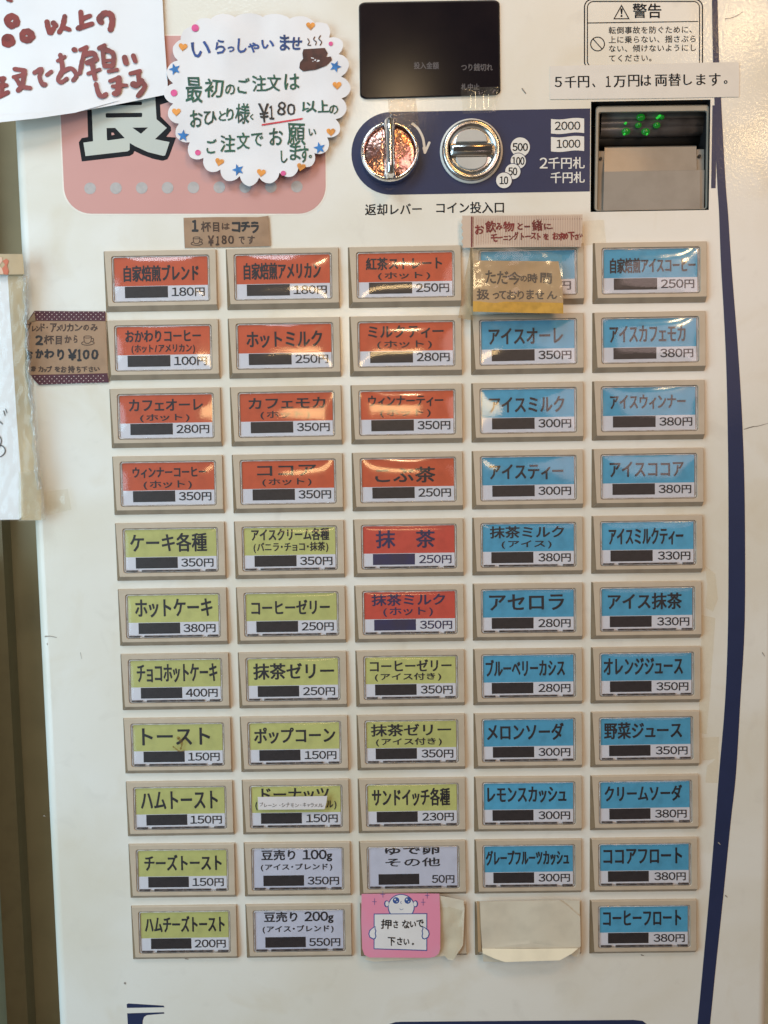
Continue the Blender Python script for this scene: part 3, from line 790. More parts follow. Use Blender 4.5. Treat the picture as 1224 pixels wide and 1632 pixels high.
INKR = mat('purple_label_ink', (.035, .028, .085), .55, var=.3, vcol=(.02, .02, .03))
def label_mesh(one, two, price, box=None, box2=None, pbox=None, ink_=None):
    ink_ = ink_ or INK
    mb = MB(); lay_n = [0]
    def place(items, b):
        for Fc, P in items:
            for dx, dy in SH5:
                lay_n[0] += 1
                V = []
                for fx, fy in P:
                    x = (fx - .5) * WW + dx * b; zz = (.5 - fy) * WH + dy * b
                    V.append((x, yface(zz) + CD - .00014 - lay_n[0] * 1e-6, zz))
                mb.add(V, Fc)
    if two:
        b1 = box or (.13, .85, .085, .37); b2 = box2 or (.21, .78, .42, .605)
        place(line_items(one, *b1), .00030); place(line_items(two, *b2), .00018)
    elif one:
        place(line_items(one, *(box or (.095, .865, .16, .535))), .00037)
    if price:
        pb = pbox or (.605, .94, .69, .88)
        if len(price) == 3 and pbox is None: pb = (.70, .94, .69, .88)
        place(line_items(price, *pb), .00016)
    me = bpy.data.meshes.new('lettering'); me.from_pydata(mb.v, [], mb.f); me.materials.append(ink_); return me
T2 = '(ホット)'
ROWS = [
 [('O', '自家焙煎ブレンド', '', '180円', (.12, .88, .20, .545)), ('O', '自家焙煎アメリカン', '', '180円', (.10, .88, .19, .545)), ('O', '紅茶ストレート', T2, '250円', (.10, .87, .12, .38), (.22, .75, .44, .60)), ('B', '', '', '円', None), ('B', '自家焙煎アイスコーヒー', '', '250円', (.09, .95, .22, .54))],
 [('O', 'おかわりコーヒー', '(ホット/アメリカン)', '100円', (.11, .88, .11, .36), (.17, .82, .42, .62)), ('O', 'ホットミルク', '', '250円', (.11, .88, .17, .52)), ('O', 'ミルクティー', T2, '280円', (.11, .88, .09, .36), (.20, .76, .42, .60)), ('B', 'アイスオーレ', '', '350円', (.10, .855, .19, .53)), ('B', 'アイスカフェモカ', '', '380円', (.09, .86, .18, .53))],
 [('O', 'カフェオーレ', T2, '280円', (.12, .88, .12, .37), (.23, .74, .45, .62)), ('O', 'カフェモカ', T2, '350円', (.11, .90, .13, .36), (.23, .74, .42, .60)), ('O', 'ウィンナーティー', T2, '350円', (.10, .87, .12, .36), (.22, .74, .42, .60)), ('B', 'アイスミルク', '', '300円', (.10, .87, .19, .53)), ('B', 'アイスウィンナー', '', '380円', (.10, .87, .19, .50))],
 [('O', 'ウィンナーコーヒー', T2, '350円', (.13, .89, .13, .36), (.24, .74, .43, .62)), ('O', 'ココア', T2, '350円', (.18, .79, .13, .36), (.23, .74, .42, .59)), ('O', 'こぶ茶', '', '250円', (.16, .78, .21, .55)), ('B', 'アイスティー', '', '300円', (.10, .86, .19, .52)), ('B', 'アイスココア', '', '380円', (.10, .86, .17, .50))],
 [('G', 'ケーキ各種', '', '350円', (.075, .875, .12, .53)), ('G', 'アイスクリーム各種', '(バニラ・チョコ・抹茶)', '350円', (.10, .91, .05, .32), (.12, .90, .36, .59)), ('R', '抹　茶', '', '250円', (.155, .77, .13, .52)), ('B', '抹茶ミルク', '(アイス)', '380円', (.10, .87, .08, .34), (.22, .74, .40, .58)), ('B', 'アイスミルクティー', '', '330円', (.095, .865, .16, .53))],
 [('G', 'ホットケーキ', '', '380円', (.10, .91, .12, .52)), ('G', 'コーヒーゼリー', '', '250円', (.08, .90, .18, .50)), ('R', '抹茶ミルク', T2, '350円', (.10, .87, .08, .34), (.22, .74, .38, .59)), ('B', 'アセロラ', '', '280円', (.09, .87, .13, .48)), ('B', 'アイス抹茶', '', '330円', (.09, .86, .14, .50))],
 [('G', 'チョコホットケーキ', '', '400円', (.09, .94, .12, .53)), ('G', '抹茶ゼリー', '', '250円', (.08, .93, .14, .50)), ('G', 'コーヒーゼリー', '(アイス付き)', '350円', (.07, .93, .10, .36), (.12, .82, .40, .58)), ('B', 'ブルーベリーカシス', '', '280円', (.05, .88, .13, .50)), ('B', 'オレンジジュース', '', '350円', (.05, .88, .13, .50))],
 [('G', 'トースト', '', '150円', (.12, .84, .12, .50)), ('G', 'ポップコーン', '', '150円', (.07, .93, .14, .50)), ('G', '抹茶ゼリー', '(アイス付き)', '350円', (.07, .92, .10, .37), (.12, .82, .42, .60)), ('B', 'メロンソーダ', '', '300円', (.06, .87, .12, .50)), ('B', '野菜ジュース', '', '350円', (.06, .88, .13, .50))],
 [('G', 'ハムトースト', '', '150円', (.08, .90, .12, .52)), ('G', 'ドーナッツ', '(プレーン・シナモン・ル)', '150円', (.13, .85, .08, .38), (.06, .93, .36, .58)), ('G', 'サンドイッチ各種', '', '230円', (.07, .90, .12, .52)), ('B', 'レモンスカッシュ', '', '300円', (.06, .90, .12, .48)), ('B', 'クリームソーダ', '', '380円', (.07, .89, .12, .48))],
 [('G', 'チーズトースト', '', '150円', (.09, .92, .14, .50)), ('W', '豆売り 100g', '(アイス・ブレンド)', '350円', (.11, .87, .06, .33), (.10, .87, .38, .55)), ('W', 'ゆで卵', 'その他', '50円', (.20, .78, .02, .20), (.20, .79, .28, .48)), ('B', 'グレープフルーツカッシュ', '', '300円', (.04, .93, .14, .48)), ('B', 'ココアフロート', '', '380円', (.06, .90, .12, .48))],
 [('G', 'ハムチーズトースト', '', '200円', (.07, .93, .13, .50)), ('W', '豆売り 200g', '(アイス・ブレンド)', '550円', (.12, .87, .06, .33), (.10, .87, .38, .56)), ('W', '', '', '', None), ('W', '', '', '', None), ('B', 'コーヒーフロート', '', '380円', (.06, .90, .13, .48))],
]
CN = {'O': 'orange', 'R': 'red', 'G': 'yellow green', 'B': 'blue', 'W': 'lavender white'}
MLOC = Vector(machine.location)
for r, row in enumerate(ROWS):
    for c, d in enumerate(row):
        k, one, two, price = d[:4]; box = d[4] if len(d) > 4 else None; box2 = d[5] if len(d) > 5 else None
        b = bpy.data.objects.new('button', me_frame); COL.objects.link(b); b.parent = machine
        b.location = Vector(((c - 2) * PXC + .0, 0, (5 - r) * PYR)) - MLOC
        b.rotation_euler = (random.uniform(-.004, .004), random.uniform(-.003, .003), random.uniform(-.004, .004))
        if one: b['label'] = '%s menu button reading %s %s%s' % (CN[k], one, two + ' ' if two else '', price)
        def sub(name, me):
            o = bpy.data.objects.new(name, me); COL.objects.link(o); o.parent = b; return o
        sub('label_card', CARDS[k])
        if one or price:
            sub('lettering', label_mesh(one, two, price, box, box2, (.80, .935, .695, .875) if price == '円' else None, INKR if k == 'R' else None))
        if one: 
            o = sub('price_cover_strip', me_patch)
            if k == 'R': o.data = me_patch_navy
            if r > 3: o.location.x = -.0003 * c + random.uniform(-.0004, .0004)
        sub('clear_cover', me_dome if r < 4 else me_flat)
        if r > 3: sub('clip_strip', me_clip)

ink = Ink(.0046)
for P, w_ in (([(284, 1176), (290, 1184), (288, 1194)], 2.6), ([(276, 1190), (286, 1197), (294, 1196)], 1.3)): ink.stroke(P, w_, wob=.6, taper=.5)
ink.obj('stain', clear('brown_stain', tint=(.80, .66, .45), rough=.4, veil=.30, veilcol=(.25, .15, .06)), machine)['kind'] = 'stuff'

# ================================================================== notes and stickers (each lies on the machine: top level)
def note(name, label, cat, outline, lift, m, step=6.0, thick=.00025, group=None):
    t = thing(name, label, cat, centre(outline, -.001), group)
    sheet('paper', outline, lift, m, t, step, thick); return t
def above(lift, e=.00022): return lambda u, v: lift(u, v) + e
def cup(ink, z, cx, cy, k, r, mi=0):
    T = lambda P: [z(cx + x * k, cy + y * k) for x, y in P]
    ink.stroke(T([(-42, -38), (-34, -48), (0, -52), (40, -48), (46, -38), (30, -30), (0, -28), (-30, -30)]), r, mi, closed=True)
    ink.stroke(T([(-42, -38), (-38, 0), (-25, 28), (0, 34), (28, 26), (42, 0), (46, -38)]), r, mi)
    ink.stroke(T([(46, -22), (68, -24), (72, -5), (58, 12), (38, 10)]), r, mi)
    ink.stroke(T([(-45, 15), (-66, 28), (-62, 44), (-20, 54), (30, 52), (72, 38), (76, 22), (58, 14)]), r, mi)

# --- big white sign top left
lift_a = lambda u, v: .0028 + .012 * max(0, (v - 70) / 120) ** 1.5 * min(1, max(0, (285 - u) / 200)) + .0004 * math.sin(u * .05)
out = [(-40, -60), (257, -60), (262, 60), (270, 148)] + [(270 - 270 * k / 14, 149 + 33 * (k / 14) + 12 * (k / 14) ** 2 * 0 + (9 if False else 0) * k) for k in range(1, 15)] + [(-40, 188)]
out = [(-40, -60), (256, -60), (262, 60), (267, 130), (268, 150), (200, 164), (120, 179), (90, 184), (60, 188), (20, 193), (-40, 196)]
t = note('paper_sign', 'large white paper sign with thick red brown brush writing at top left of the machine', 'sign', out, lift_a, PAPERW, 8)
flap = [(-40, 182), (20, 181), (90, 177), (175, 163), (120, 179), (90, 184), (60, 188), (20, 193), (-40, 196)]
# curled lower edge
sheet('curled_edge', [(-40, 184), (0, 183), (60, 180), (120, 172), (190, 160), (120, 179.5), (60, 188.5), (0, 195), (-40, 197)], lambda u, v: lift_a(u, v) + .0006 + .003 * max(0, 1 - abs(v - 190) / 12), PAPERW, t, 5)
ink = Ink(above(lift_a, .0004)); z = zc(0, 0, 4.708)
def ring(cx, cy, rx, ry, w): ink.stroke([z(cx + rx * math.cos(a), cy + ry * math.sin(a)) for a in [2 * math.pi * k / 8 for k in range(8)]], w / 4.708, closed=True, wob=.25)
ring(90, 157, 36, 34, 27); ring(60, 303, 30, 27, 26); ring(201, 268, 36, 32, 27)
for P, w in (([(352, 165), (372, 245), (400, 215)], 20), ([(400, 172), (418, 190)], 20), ([(485, 122), (470, 190), (443, 242)], 17), ([(470, 205), (520, 222)], 16),
             ([(605, 90), (612, 185)], 18), ([(622, 138), (675, 118)], 16), ([(585, 212), (690, 178)], 18), ([(758, 165), (745, 140), (785, 100), (832, 112), (842, 165), (828, 222)], 22), ([(60, -5), (80, 2)], 16),
             ([(-5, 592), (30, 588)], 17), ([(-5, 640), (48, 640)], 16), ([(-5, 725), (58, 692)], 17), ([(18, 590), (12, 715)], 17),
             ([(108, 518), (188, 528)], 15), ([(102, 578), (180, 560)], 15), ([(182, 535), (168, 635), (135, 678)], 18), ([(120, 590), (165, 648), (226, 660)], 16),
             ([(258, 545), (312, 516), (296, 575), (318, 632), (340, 632)], 16), ([(350, 562), (386, 535)], 13),
             ([(432, 456), (486, 424)], 13), ([(452, 412), (468, 520), (435, 590), (455, 618), (500, 590)], 16), ([(455, 545), (530, 512), (572, 560), (548, 602)], 16),
             ([(555, 372), (562, 374)], 19), ([(602, 374), (650, 352)], 15), ([(640, 372), (615, 460), (598, 548)], 16), ([(640, 410), (700, 400), (722, 440)], 20), ([(655, 470), (720, 445)], 20), ([(690, 470), (712, 590)], 18),
             ([(660, 552), (748, 520)], 13), ([(742, 362), (785, 338)], 15), ([(770, 372), (778, 480)], 15), ([(790, 372), (850, 405), (848, 490)], 18), ([(780, 455), (840, 452)], 12), ([(785, 495), (840, 495)], 18), ([(815, 535), (878, 522)], 15),
             ([(935, 432), (945, 472)], 21), ([(1000, 418), (1014, 458)], 18), ([(720, 632), (738, 698), (765, 725), (795, 706)], 17),
             ([(826, 608), (895, 582)], 15), ([(845, 648), (905, 640), (948, 640)], 14), ([(892, 585), (885, 690), (858, 702)], 21),
             ([(978, 552), (1050, 532)], 15), ([(1035, 540), (1045, 630)], 17), ([(1000, 632), (1020, 640)], 24), ([(1062, 602), (1085, 650), (1035, 720)], 17)):
    ink.stroke([z(*p) for p in P], w / 4.708 * 1.08, wob=.3, taper=.95)
ink.obj('brush_lettering', REDI, t)

# --- scalloped round note
cxn, cyn = 413, 160
lob = [(276, 74), (266, 112), (261, 150), (268, 185), (281, 218), (303, 250), (331, 272), (361, 288), (397, 297), (432, 292), (466, 281), (497, 264), (521, 240), (541, 211), (552, 176), (559, 142), (556, 100), (546, 66), (521, 38), (485, 26), (440, 22), (397, 21), (352, 22), (318, 30), (293, 48)]
out = []
for k in range(len(lob)):
    a_, b_ = Vector(lob[k]), Vector(lob[(k + 1) % len(lob)]); d_ = b_ - a_; n_ = Vector((d_.y, -d_.x)).normalized()
    if n_.dot(a_ - Vector((cxn, cyn))) < 0: n_ = -n_
    h_ = d_.length / 2; R_ = h_ * 1.09; sc_ = 1.0 if a_.y > 60 else .4
    for i in range(10):
        q_ = abs(i / 10 if i <= 5 else 1 - i / 10) * 2 * h_
        out.append(tuple(a_ + d_ * (i / 10) - n_ * sc_ * (R_ - math.sqrt(max(0, R_ * R_ - q_ * q_)))))
def lift_n(u, v):
    d = math.hypot(u - cxn, v - cyn) / 138
    return .0052 + .0012 * noise.noise(Vector((u * .018, v * .018, 2))) + .0020 * max(0, (v - 200) / 100) * d
t = note('scalloped_note', 'round white paper note with scalloped edge, green writing and a border of hearts and stars', 'note', out, lift_n, PAPERC, 5)
z = zc(260, 20, 4.08)
ink = Ink(above(lift_n, .0004))
lay(ink, hand_items([('い', 245, 238, 115, 100, -8), ('ら', 372, 222, 60, 88), ('っ', 440, 238, 42, 32), ('し', 515, 215, 58, 88, 4), ('ゃ', 588, 225, 72, 58), ('い', 680, 205, 78, 52), ('ま', 790, 195, 60, 100), ('せ', 862, 200, 75, 78)], conv=z), .62, 0, SH9)
lay(ink, hand_items([('最', 200, 500, 108, 165), ('初', 330, 490, 118, 120), ('の', 435, 500, 62, 66), ('ご', 522, 475, 70, 98), ('注', 625, 460, 90, 105), ('文', 718, 455, 88, 108), ('は', 838, 450, 95, 100),
                     ('お', 215, 690, 80, 108), ('ひ', 305, 685, 82, 85), ('と', 385, 672, 45, 62), ('り', 435, 662, 48, 78), ('様', 515, 655, 88, 128), ('く', 575, 678, 20, 38),
                     ('以', 950, 612, 95, 68), ('上', 1040, 610, 72, 78), ('の', 1108, 630, 58, 56),
                     ('ご', 315, 868, 66, 92), ('注', 420, 850, 95, 108), ('文', 520, 835, 82, 108), ('で', 610, 825, 75, 84), ('お', 735, 808, 88, 108), ('願', 865, 790, 112, 140), ('い', 970, 778, 45, 42),
                     ('し', 787, 935, 42, 78), ('ま', 858, 905, 72, 108), ('す', 918, 922, 56, 108), ('。', 957, 935, 18, 20)], conv=z), .42, 1, SH9)
lay(ink, hand_items([('￥', 655, 650, 66, 120), ('1', 705, 650, 26, 86), ('8', 770, 625, 52, 84), ('0', 832, 630, 52, 74)], conv=z), .5, 2, SH9)
ink.stroke([z(*p) for p in [(645, 730), (760, 712), (902, 690)]], 1.3, 3, taper=1)
for P in ([(940, 170), (950, 190), (940, 210), (960, 212)], [(985, 158), (978, 175), (995, 190), (990, 210)], [(1022, 150), (1012, 170), (1030, 190), (1020, 212)]):
    ink.stroke([z(*p) for p in P], .8, 4)
ink.poly([z(*p) for p in [(912, 238), (1050, 230), (1070, 262), (1060, 290), (1090, 285), (1098, 308), (1060, 345), (990, 372), (910, 382), (885, 360), (890, 325), (910, 300), (905, 265)]], 4)
ink.poly([z(*p) for p in [(945, 285), (1015, 268), (1018, 315), (965, 342), (930, 348), (950, 325)]], 5)
lay(ink, hand_items([('O', 962, 305, 26, 42), ('B', 990, 298, 26, 46)], conv=z), .3, 4)
def heart(cx, cy, r, rot_):
    P = []
    for k in range(20):
        a = 2 * math.pi * k / 20; x = .062 * 16 * math.sin(a) ** 3; y = -.062 * (13 * math.cos(a) - 5 * math.cos(2 * a) - 2 * math.cos(3 * a) - math.cos(4 * a))
        P.append(z(cx + r * (x * math.cos(rot_) - y * math.sin(rot_)), cy + r * (x * math.sin(rot_) + y * math.cos(rot_))))
    return P
for cx, cy in ((958, 85), (128, 222), (1130, 472), (85, 645), (1090, 775), (365, 970), (637, 1040), (897, 1003)): ink.poly(heart(cx, cy, 29, random.uniform(-.3, .3)), 6)
for cx, cy, r in ((208, 100, 24), (1090, 202, 14), (70, 522, 22), (225, 910, 18), (781, 1045, 17)): ink.poly([z(*p) for p in circle(cx, cy, r, 16)], 7)
for cx, cy in ((75, 368), (1120, 350), (130, 800), (487, 1022), (1017, 880)):
    ro = random.uniform(0, 1)
    ink.poly([z(cx + (40 if k % 2 == 0 else 17) * math.sin(ro + math.pi * k / 5), cy + (40 if k % 2 == 0 else 17) * math.cos(ro + math.pi * k / 5)) for k in range(10)], 8)
ink.obj('marker_drawing', [BLUI, GRNI, BLKI, REDL, CHOC, PAPERC, ORGI, PNKI, SKYI], t)

# --- small kraft label above the first column
z = zc(280, 335, 7.65)
out = [z(*p) for p in [(95, 92), (500, 84), (1000, 84), (1130, 68), (1145, 250), (1157, 438), (700, 452), (110, 460), (100, 250)]]
lk = lambda u, v: .0012 + .0006 * math.sin(u * .08)
t = note('kraft_label', 'small brown kraft paper label with black pen writing above the top left buttons', 'label', out, lk, KRAFT, 6)
ink = Ink(above(lk, .00015))
lay(ink, hand_items([('杯', 370, 200, 120, 122), ('目', 492, 205, 68, 108), ('は', 610, 195, 92, 75), ('で', 805, 365, 70, 88), ('す', 920, 360, 85, 98)], conv=z), .42, 0, SH9)
lay(ink, hand_items([('1', 235, 190, 66, 132, 0), ('コ', 735, 205, 92, 112), ('チ', 850, 200, 105, 118), ('ラ', 965, 210, 90, 125)], conv=z), 1.0, 1, SH9)
lay(ink, hand_items([('￥', 430, 370, 68, 118), ('1', 513, 370, 34, 104), ('8', 590, 360, 56, 104), ('0', 675, 360, 66, 100)], conv=z), .62, 0, SH9)
cup(ink, z, 252, 375, .95, .55)
ink.obj('pen_lettering', [BRNI, BLKI], t)

# --- kraft note on the left with polka dot tape
z = zc(30, 480, 7.65)
out = [z(*p) for p in [(95, 232), (500, 235), (1052, 232), (1070, 560), (1082, 885), (600, 890), (130, 900), (100, 560)]]
lk2 = lambda u, v: .0014 + .0005 * math.sin(v * .06)
t = note('kraft_note', 'brown kraft note with polka dot tape edges left of the coffee refill button', 'note', out, lk2, KRAFT, 6)
for P in ([(190, 118), (620, 122), (1055, 124), (1056, 240), (600, 240), (205, 238), (105, 245), (150, 175)], [(140, 898), (600, 890), (1080, 878), (1098, 990), (700, 1002), (245, 1020), (190, 965)]):
    o = sheet('washi_tape', [z(*p) for p in P], above(lk2, .0003), WASHI, t, 6)
    idot = Ink(above(lk2, .0005)); xs = [p[0] for p in P]; 
    for j in range(4):
        for i in range(15):
            x = 195 + i * 59.5 + (30 if j % 2 else 0); y = (134 if P[0][0] == 190 else 908 - (x - 600) * .012) + j * 28.5 + (0 if P[0][0] == 190 else 8)
            if x < min(1045, 1090) and (P[0][0] == 190 or x > 165 + j * 28): idot.poly([z(*p) for p in circle(x, y, 6.2, 8)])
    idot.obj('dots', DOTM, o)
sheet('folded_corner', [z(*p) for p in [(190, 140), (205, 235), (120, 258), (105, 245)]], above(lk2, .0007), mat('tape_back', (.30, .22, .14), .7), t, 5)
ink = Ink(above(lk2, .00015))
lay(ink, hand_items([(c, x, y, w, h) for c, x, y, w, h in (('ブ', 118, 310, 66, 92), ('レ', 185, 335, 44, 62), ('ン', 235, 335, 46, 60), ('ド', 292, 318, 50, 88), ('・', 345, 320, 14, 12), ('ア', 425, 320, 76, 98), ('メ', 490, 328, 54, 70), ('リ', 548, 325, 52, 82), ('カ', 625, 320, 76, 88), ('ン', 728, 320, 90, 78), ('の', 820, 322, 66, 66), ('み', 918, 322, 84, 80),
                     ('杯', 368, 468, 120, 105), ('目', 487, 475, 66, 98), ('か', 600, 462, 78, 86), ('ら', 692, 462, 44, 86), ('※', 175, 825, 62, 62), ('カ', 268, 828, 54, 64), ('ッ', 322, 845, 34, 34), ('プ', 372, 828, 62, 68), ('を', 470, 828, 62, 62), ('お', 545, 832, 62, 74), ('持', 640, 830, 76, 84), ('ち', 728, 832, 48, 70), ('下', 800, 830, 66, 56), ('さ', 880, 830, 48, 62), ('い', 952, 828, 64, 44))], conv=z), .45, 0, SH9)
lay(ink, hand_items([('2', 248, 475, 82, 105, 0), ('お', 130, 655, 62, 105), ('か', 252, 640, 86, 98), ('わ', 370, 640, 108, 100), ('り', 512, 650, 72, 120), ('￥', 652, 655, 98, 130), ('1', 740, 660, 40, 135, 0), ('0', 820, 650, 70, 108), ('0', 925, 650, 74, 115)], conv=z), 1.0, 1, SH9)
cup(ink, z, 835, 478, 1.05, .5)
ink.obj('pen_lettering', [BRNI, BLKI], t)

# --- pale striped tape label above the third and fourth column
z = zc(720, 330, 5.32)
out = [z(*p) for p in [(88, 72), (500, 72), (1110, 62), (1098, 338), (600, 340), (90, 345), (95, 320), (82, 290), (98, 262), (84, 232), (96, 205), (80, 175), (92, 150), (80, 125), (90, 100)]]
ls = lambda u, v: .0055 + .0006 * math.sin(u * .03) + max(0, v - 390) * .00003
t = note('tape_label', 'pale pink striped tape label with dark red pen writing above the covered iced drink button', 'label', out, ls, KRAFT2 if False else mat('pale_pink_tape', (.60, .47, .37), .6, var=.05, vscale=50), 6)
ink = Ink(above(ls, .00012))
for i in range(44):
    x = 205 + i * 20.4; ink.poly([z(*p) for p in [(x, 76), (x + 5, 76), (x + 4, 336), (x - 1, 336)]], 1)
for i in range(20): ink.poly([z(*p) for p in circle(722 + i * 20, 104 - i * .2, 3.4, 6)], 0)
ink.poly([z(*p) for p in [(163, 80), (175, 80), (174, 340), (162, 340)]], 0); ink.poly([z(*p) for p in [(180, 80), (184, 80), (182, 340), (179, 340)]], 0)
lay(ink, hand_items([('お', 235, 190, 72, 76), ('飲', 330, 165, 88, 96), ('み', 402, 165, 50, 56), ('物', 482, 165, 90, 82), ('と', 580, 162, 40, 56), ('一', 640, 165, 44, 7), ('緒', 725, 155, 82, 92), ('に', 812, 165, 56, 48), ('.', 850, 178, 8, 8),
                     ('モ', 360, 262, 52, 60), ('ー', 410, 258, 40, 6, -8), ('ニ', 458, 262, 36, 28), ('ン', 502, 260, 38, 40), ('グ', 545, 245, 38, 66), ('ト', 600, 248, 24, 58), ('ー', 645, 248, 46, 6, -6), ('ス', 692, 245, 42, 50), ('ト', 740, 250, 24, 56), ('を', 800, 250, 44, 52), ('お', 880, 245, 50, 56), ('求', 930, 250, 48, 60), ('め', 968, 245, 36, 48), ('下', 1015, 245, 52, 66), ('さ', 1060, 252, 32, 44), ('い', 1096, 240, 24, 28)], conv=z, warp=.05), .50, 2, SH9)
ink.obj('pen_lettering', [MAROON, mat('faint_pink_print', (.52, .36, .29), .6), REDI2], t)

# --- sold out note hanging over the button
def lb(u, v): return .0085 + max(0, v - 415) * .00007 + .0008 * math.sin(u * .05)
out = [z(*p) for p in [(190, 452), (500, 456), (905, 460), (935, 640), (945, 800), (945, 900), (600, 894), (180, 885), (180, 700)]]
t = note('sold_out_note', 'tan paper note with grey handwriting and a yellow tape edge hanging over a blue button', 'note', out, lb, KRAFT2, 6)
o = sheet('yellow_edge', [z(*p) for p in [(180, 798), (500, 803), (945, 812), (946, 903), (600, 897), (179, 887)]], above(lb, .0004), YEL, t, 6)
ink = Ink(above(lb, .0002))
lay(ink, hand_items([('た', 330, 592, 85, 108), ('だ', 430, 598, 95, 106), ('今', 530, 602, 112, 108), ('の', 610, 606, 54, 46), ('時', 685, 602, 80, 78), ('間', 800, 602, 92, 86),
                     ('扱', 265, 740, 105, 86), ('っ', 375, 752, 50, 48), ('て', 430, 745, 58, 66), ('お', 510, 745, 82, 76), ('り', 585, 745, 52, 72), ('ま', 665, 740, 58, 78), ('せ', 745, 745, 72, 66), ('ん', 850, 745, 86, 66)], conv=z), .42, 0, SH9)
ink.obj('pen_lettering', [mat('grey_pen', (.085, .06, .045), .6)], t)
def tape(label, P, lift, m=TAPE, step=5, name='clear_tape', cat='tape', zz=None):
    out = [zz(*p) for p in P] if zz else P
    t = thing(name, label, cat, centre(out, -.001), 'pieces of tape on the machine' if cat == 'tape' else None)
    sheet('film', out, lift, m, t, step, 0 if m.name != 'tan_tape' else .0001); return t
tape('clear glossy tape holding the tan note over the blue button', [(170, 352), (500, 345), (780, 372), (935, 405), (942, 600), (940, 795), (500, 785), (182, 700), (178, 500)], lambda u, v: lb(u, v) + .0008 + .0005 * noise.noise(Vector((u * .07, v * .10, 1))), zz=z)
tape('yellowed tape strip hanging down left of the tan note', [(158, 345), (184, 345), (180, 500), (178, 962), (55, 940), (100, 650), (140, 450)], lambda u, v: .0050 + .0003 * math.sin(v * .1), clear('yellowed_tape', tint=(.84, .74, .60), rough=.25, veil=.25, veilcol=(.55, .42, .27), bump=.0001, bscale=90), zz=z)

# --- white printed strip
z = zc(870, 0, 3.825)
out = [z(*p) for p in [(25, 402), (600, 390), (1180, 378), (1180, 480), (1178, 590), (600, 600), (25, 605), (24, 500)]]
lw = flat(.0005)
t = note('printed_strip', 'white printed paper strip about changing notes pasted above the bill slot', 'sticker', out, lw, mat('strip_paper', (.72, .69, .64), .5, var=.03, vscale=60, coat=.1), 8, .0002)
ink = Ink(.0006)
its = []
for ch, x, y, w, h in (('5', 76, 500, 42, 62), ('千', 150, 500, 68, 72), ('円', 230, 498, 66, 70), ('、', 292, 520, 16, 24), ('1', 380, 497, 28, 66), ('万', 450, 497, 72, 70), ('円', 536, 492, 66, 72), ('は', 610, 490, 62, 66), ('両', 702, 490, 72, 70), ('替', 785, 486, 74, 76), ('し', 865, 486, 50, 64), ('ま', 945, 485, 54, 66), ('す', 1030, 485, 68, 76), ('。', 1096, 500, 20, 22)):
    its += hand_items([(ch, x, y, w, h, -.7)], warp=0, conv=z)
lay(ink, its, .10, 0, SH5, bx=.42)
ink.obj('printed_lettering', INKP, t)

# --- pink sticky note with a plain face holding a board, over cream paper, over a blank button
z = zc(540, 1310, 5.1)
out = [z(*p) for p in [(270, 640), (820, 600), (1012, 635), (1022, 700), (1010, 1000), (985, 1040), (950, 1090), (930, 1125), (890, 1120), (860, 1090), (600, 1120), (290, 1135), (215, 1120)]]
lc = lambda u, v: .0052 + .0010 * noise.noise(Vector((u * .05, v * .05, 3))) + max(0, v - 1500) * .00007
t = note('cream_paper_scrap', 'crumpled cream paper scrap taped over a button, mostly behind the pink sticky note', 'paper', out, lc, CREAM, 6)
tape('yellowed clear tape over the cream scrap beside the pink sticky note', [(800, 700), (900, 690), (1000, 720), (1008, 985), (940, 1120), (870, 1100), (820, 1040)], lambda u, v: lc(u, v) + .0005 + .0003 * noise.noise(Vector((u * .12, v * .12, 8))), zz=z)
out = [z(*p) for p in [(185, 585), (500, 580), (818, 582), (826, 800), (824, 1030), (812, 1070), (780, 1095), (740, 1104), (250, 1102), (208, 1080), (190, 1030), (182, 800)]]
lp = lambda u, v: .0062 + max(0, v - 1425) * .000035
t = note('sticky_note', 'pink sticky note with a drawn face holding a white board below third column', 'sticky note', out, lp, PINKN, 6)
ink = Ink(above(lp, .00015))
ink.poly([z(*p) for p in circle(507, 690, 110, 30, 104)], 0); ink.poly([z(*p) for p in circle(507, 690, 102, 30, 97)], 1)
for ex in (388, 624): ink.poly([z(*p) for p in circle(ex, 665, 20, 14, 28)], 0); ink.poly([z(*p) for p in circle(ex + (4 if ex < 500 else -4), 665, 14, 14, 21)], 1)
ink.poly([z(*p) for p in circle(507, 700, 92, 30, 80)], 1)
for ex in (465, 560):
    ink.poly([z(*p) for p in circle(ex, 638, 27, 20)], 0); ink.poly([z(*p) for p in circle(ex - 8, 630, 7, 10)], 1); ink.poly([z(*p) for p in circle(ex + 8, 648, 5, 10)], 1)
ink.stroke([z(*p) for p in [(508, 645), (500, 655), (510, 664)]], .4, 0)
ink.stroke([z(*p) for p in [(495, 706), (508, 714), (524, 706)]], .4, 0)
ink.poly([z(*p) for p in [(284, 745), (718, 742), (718, 1048), (283, 1034)]], 0); ink.poly([z(*p) for p in [(291, 752), (711, 749), (711, 1040), (290, 1027)]], 1)
for hx, s_ in ((270, 1), (708, -1)):
    ink.poly([z(hx + s_ * x, y) for x, y in [(28, 846), (5, 858), (-22, 880), (-30, 910), (-20, 940), (10, 956), (28, 950), (36, 930), (30, 905), (36, 885), (28, 870)]], 0)
    ink.poly([z(hx + s_ * x, y) for x, y in [(22, 856), (5, 866), (-15, 885), (-22, 910), (-14, 934), (10, 947), (22, 942), (27, 930), (22, 905), (27, 885), (20, 870)]], 1)
for x, y in ((290, 648), (685, 652), (358, 588), (718, 596)): 
    for q_ in ([(x, y - 26), (x, y + 26)], [(x - 17, y), (x + 17, y)]): ink.stroke([z(*p) for p in q_], .35, 0)
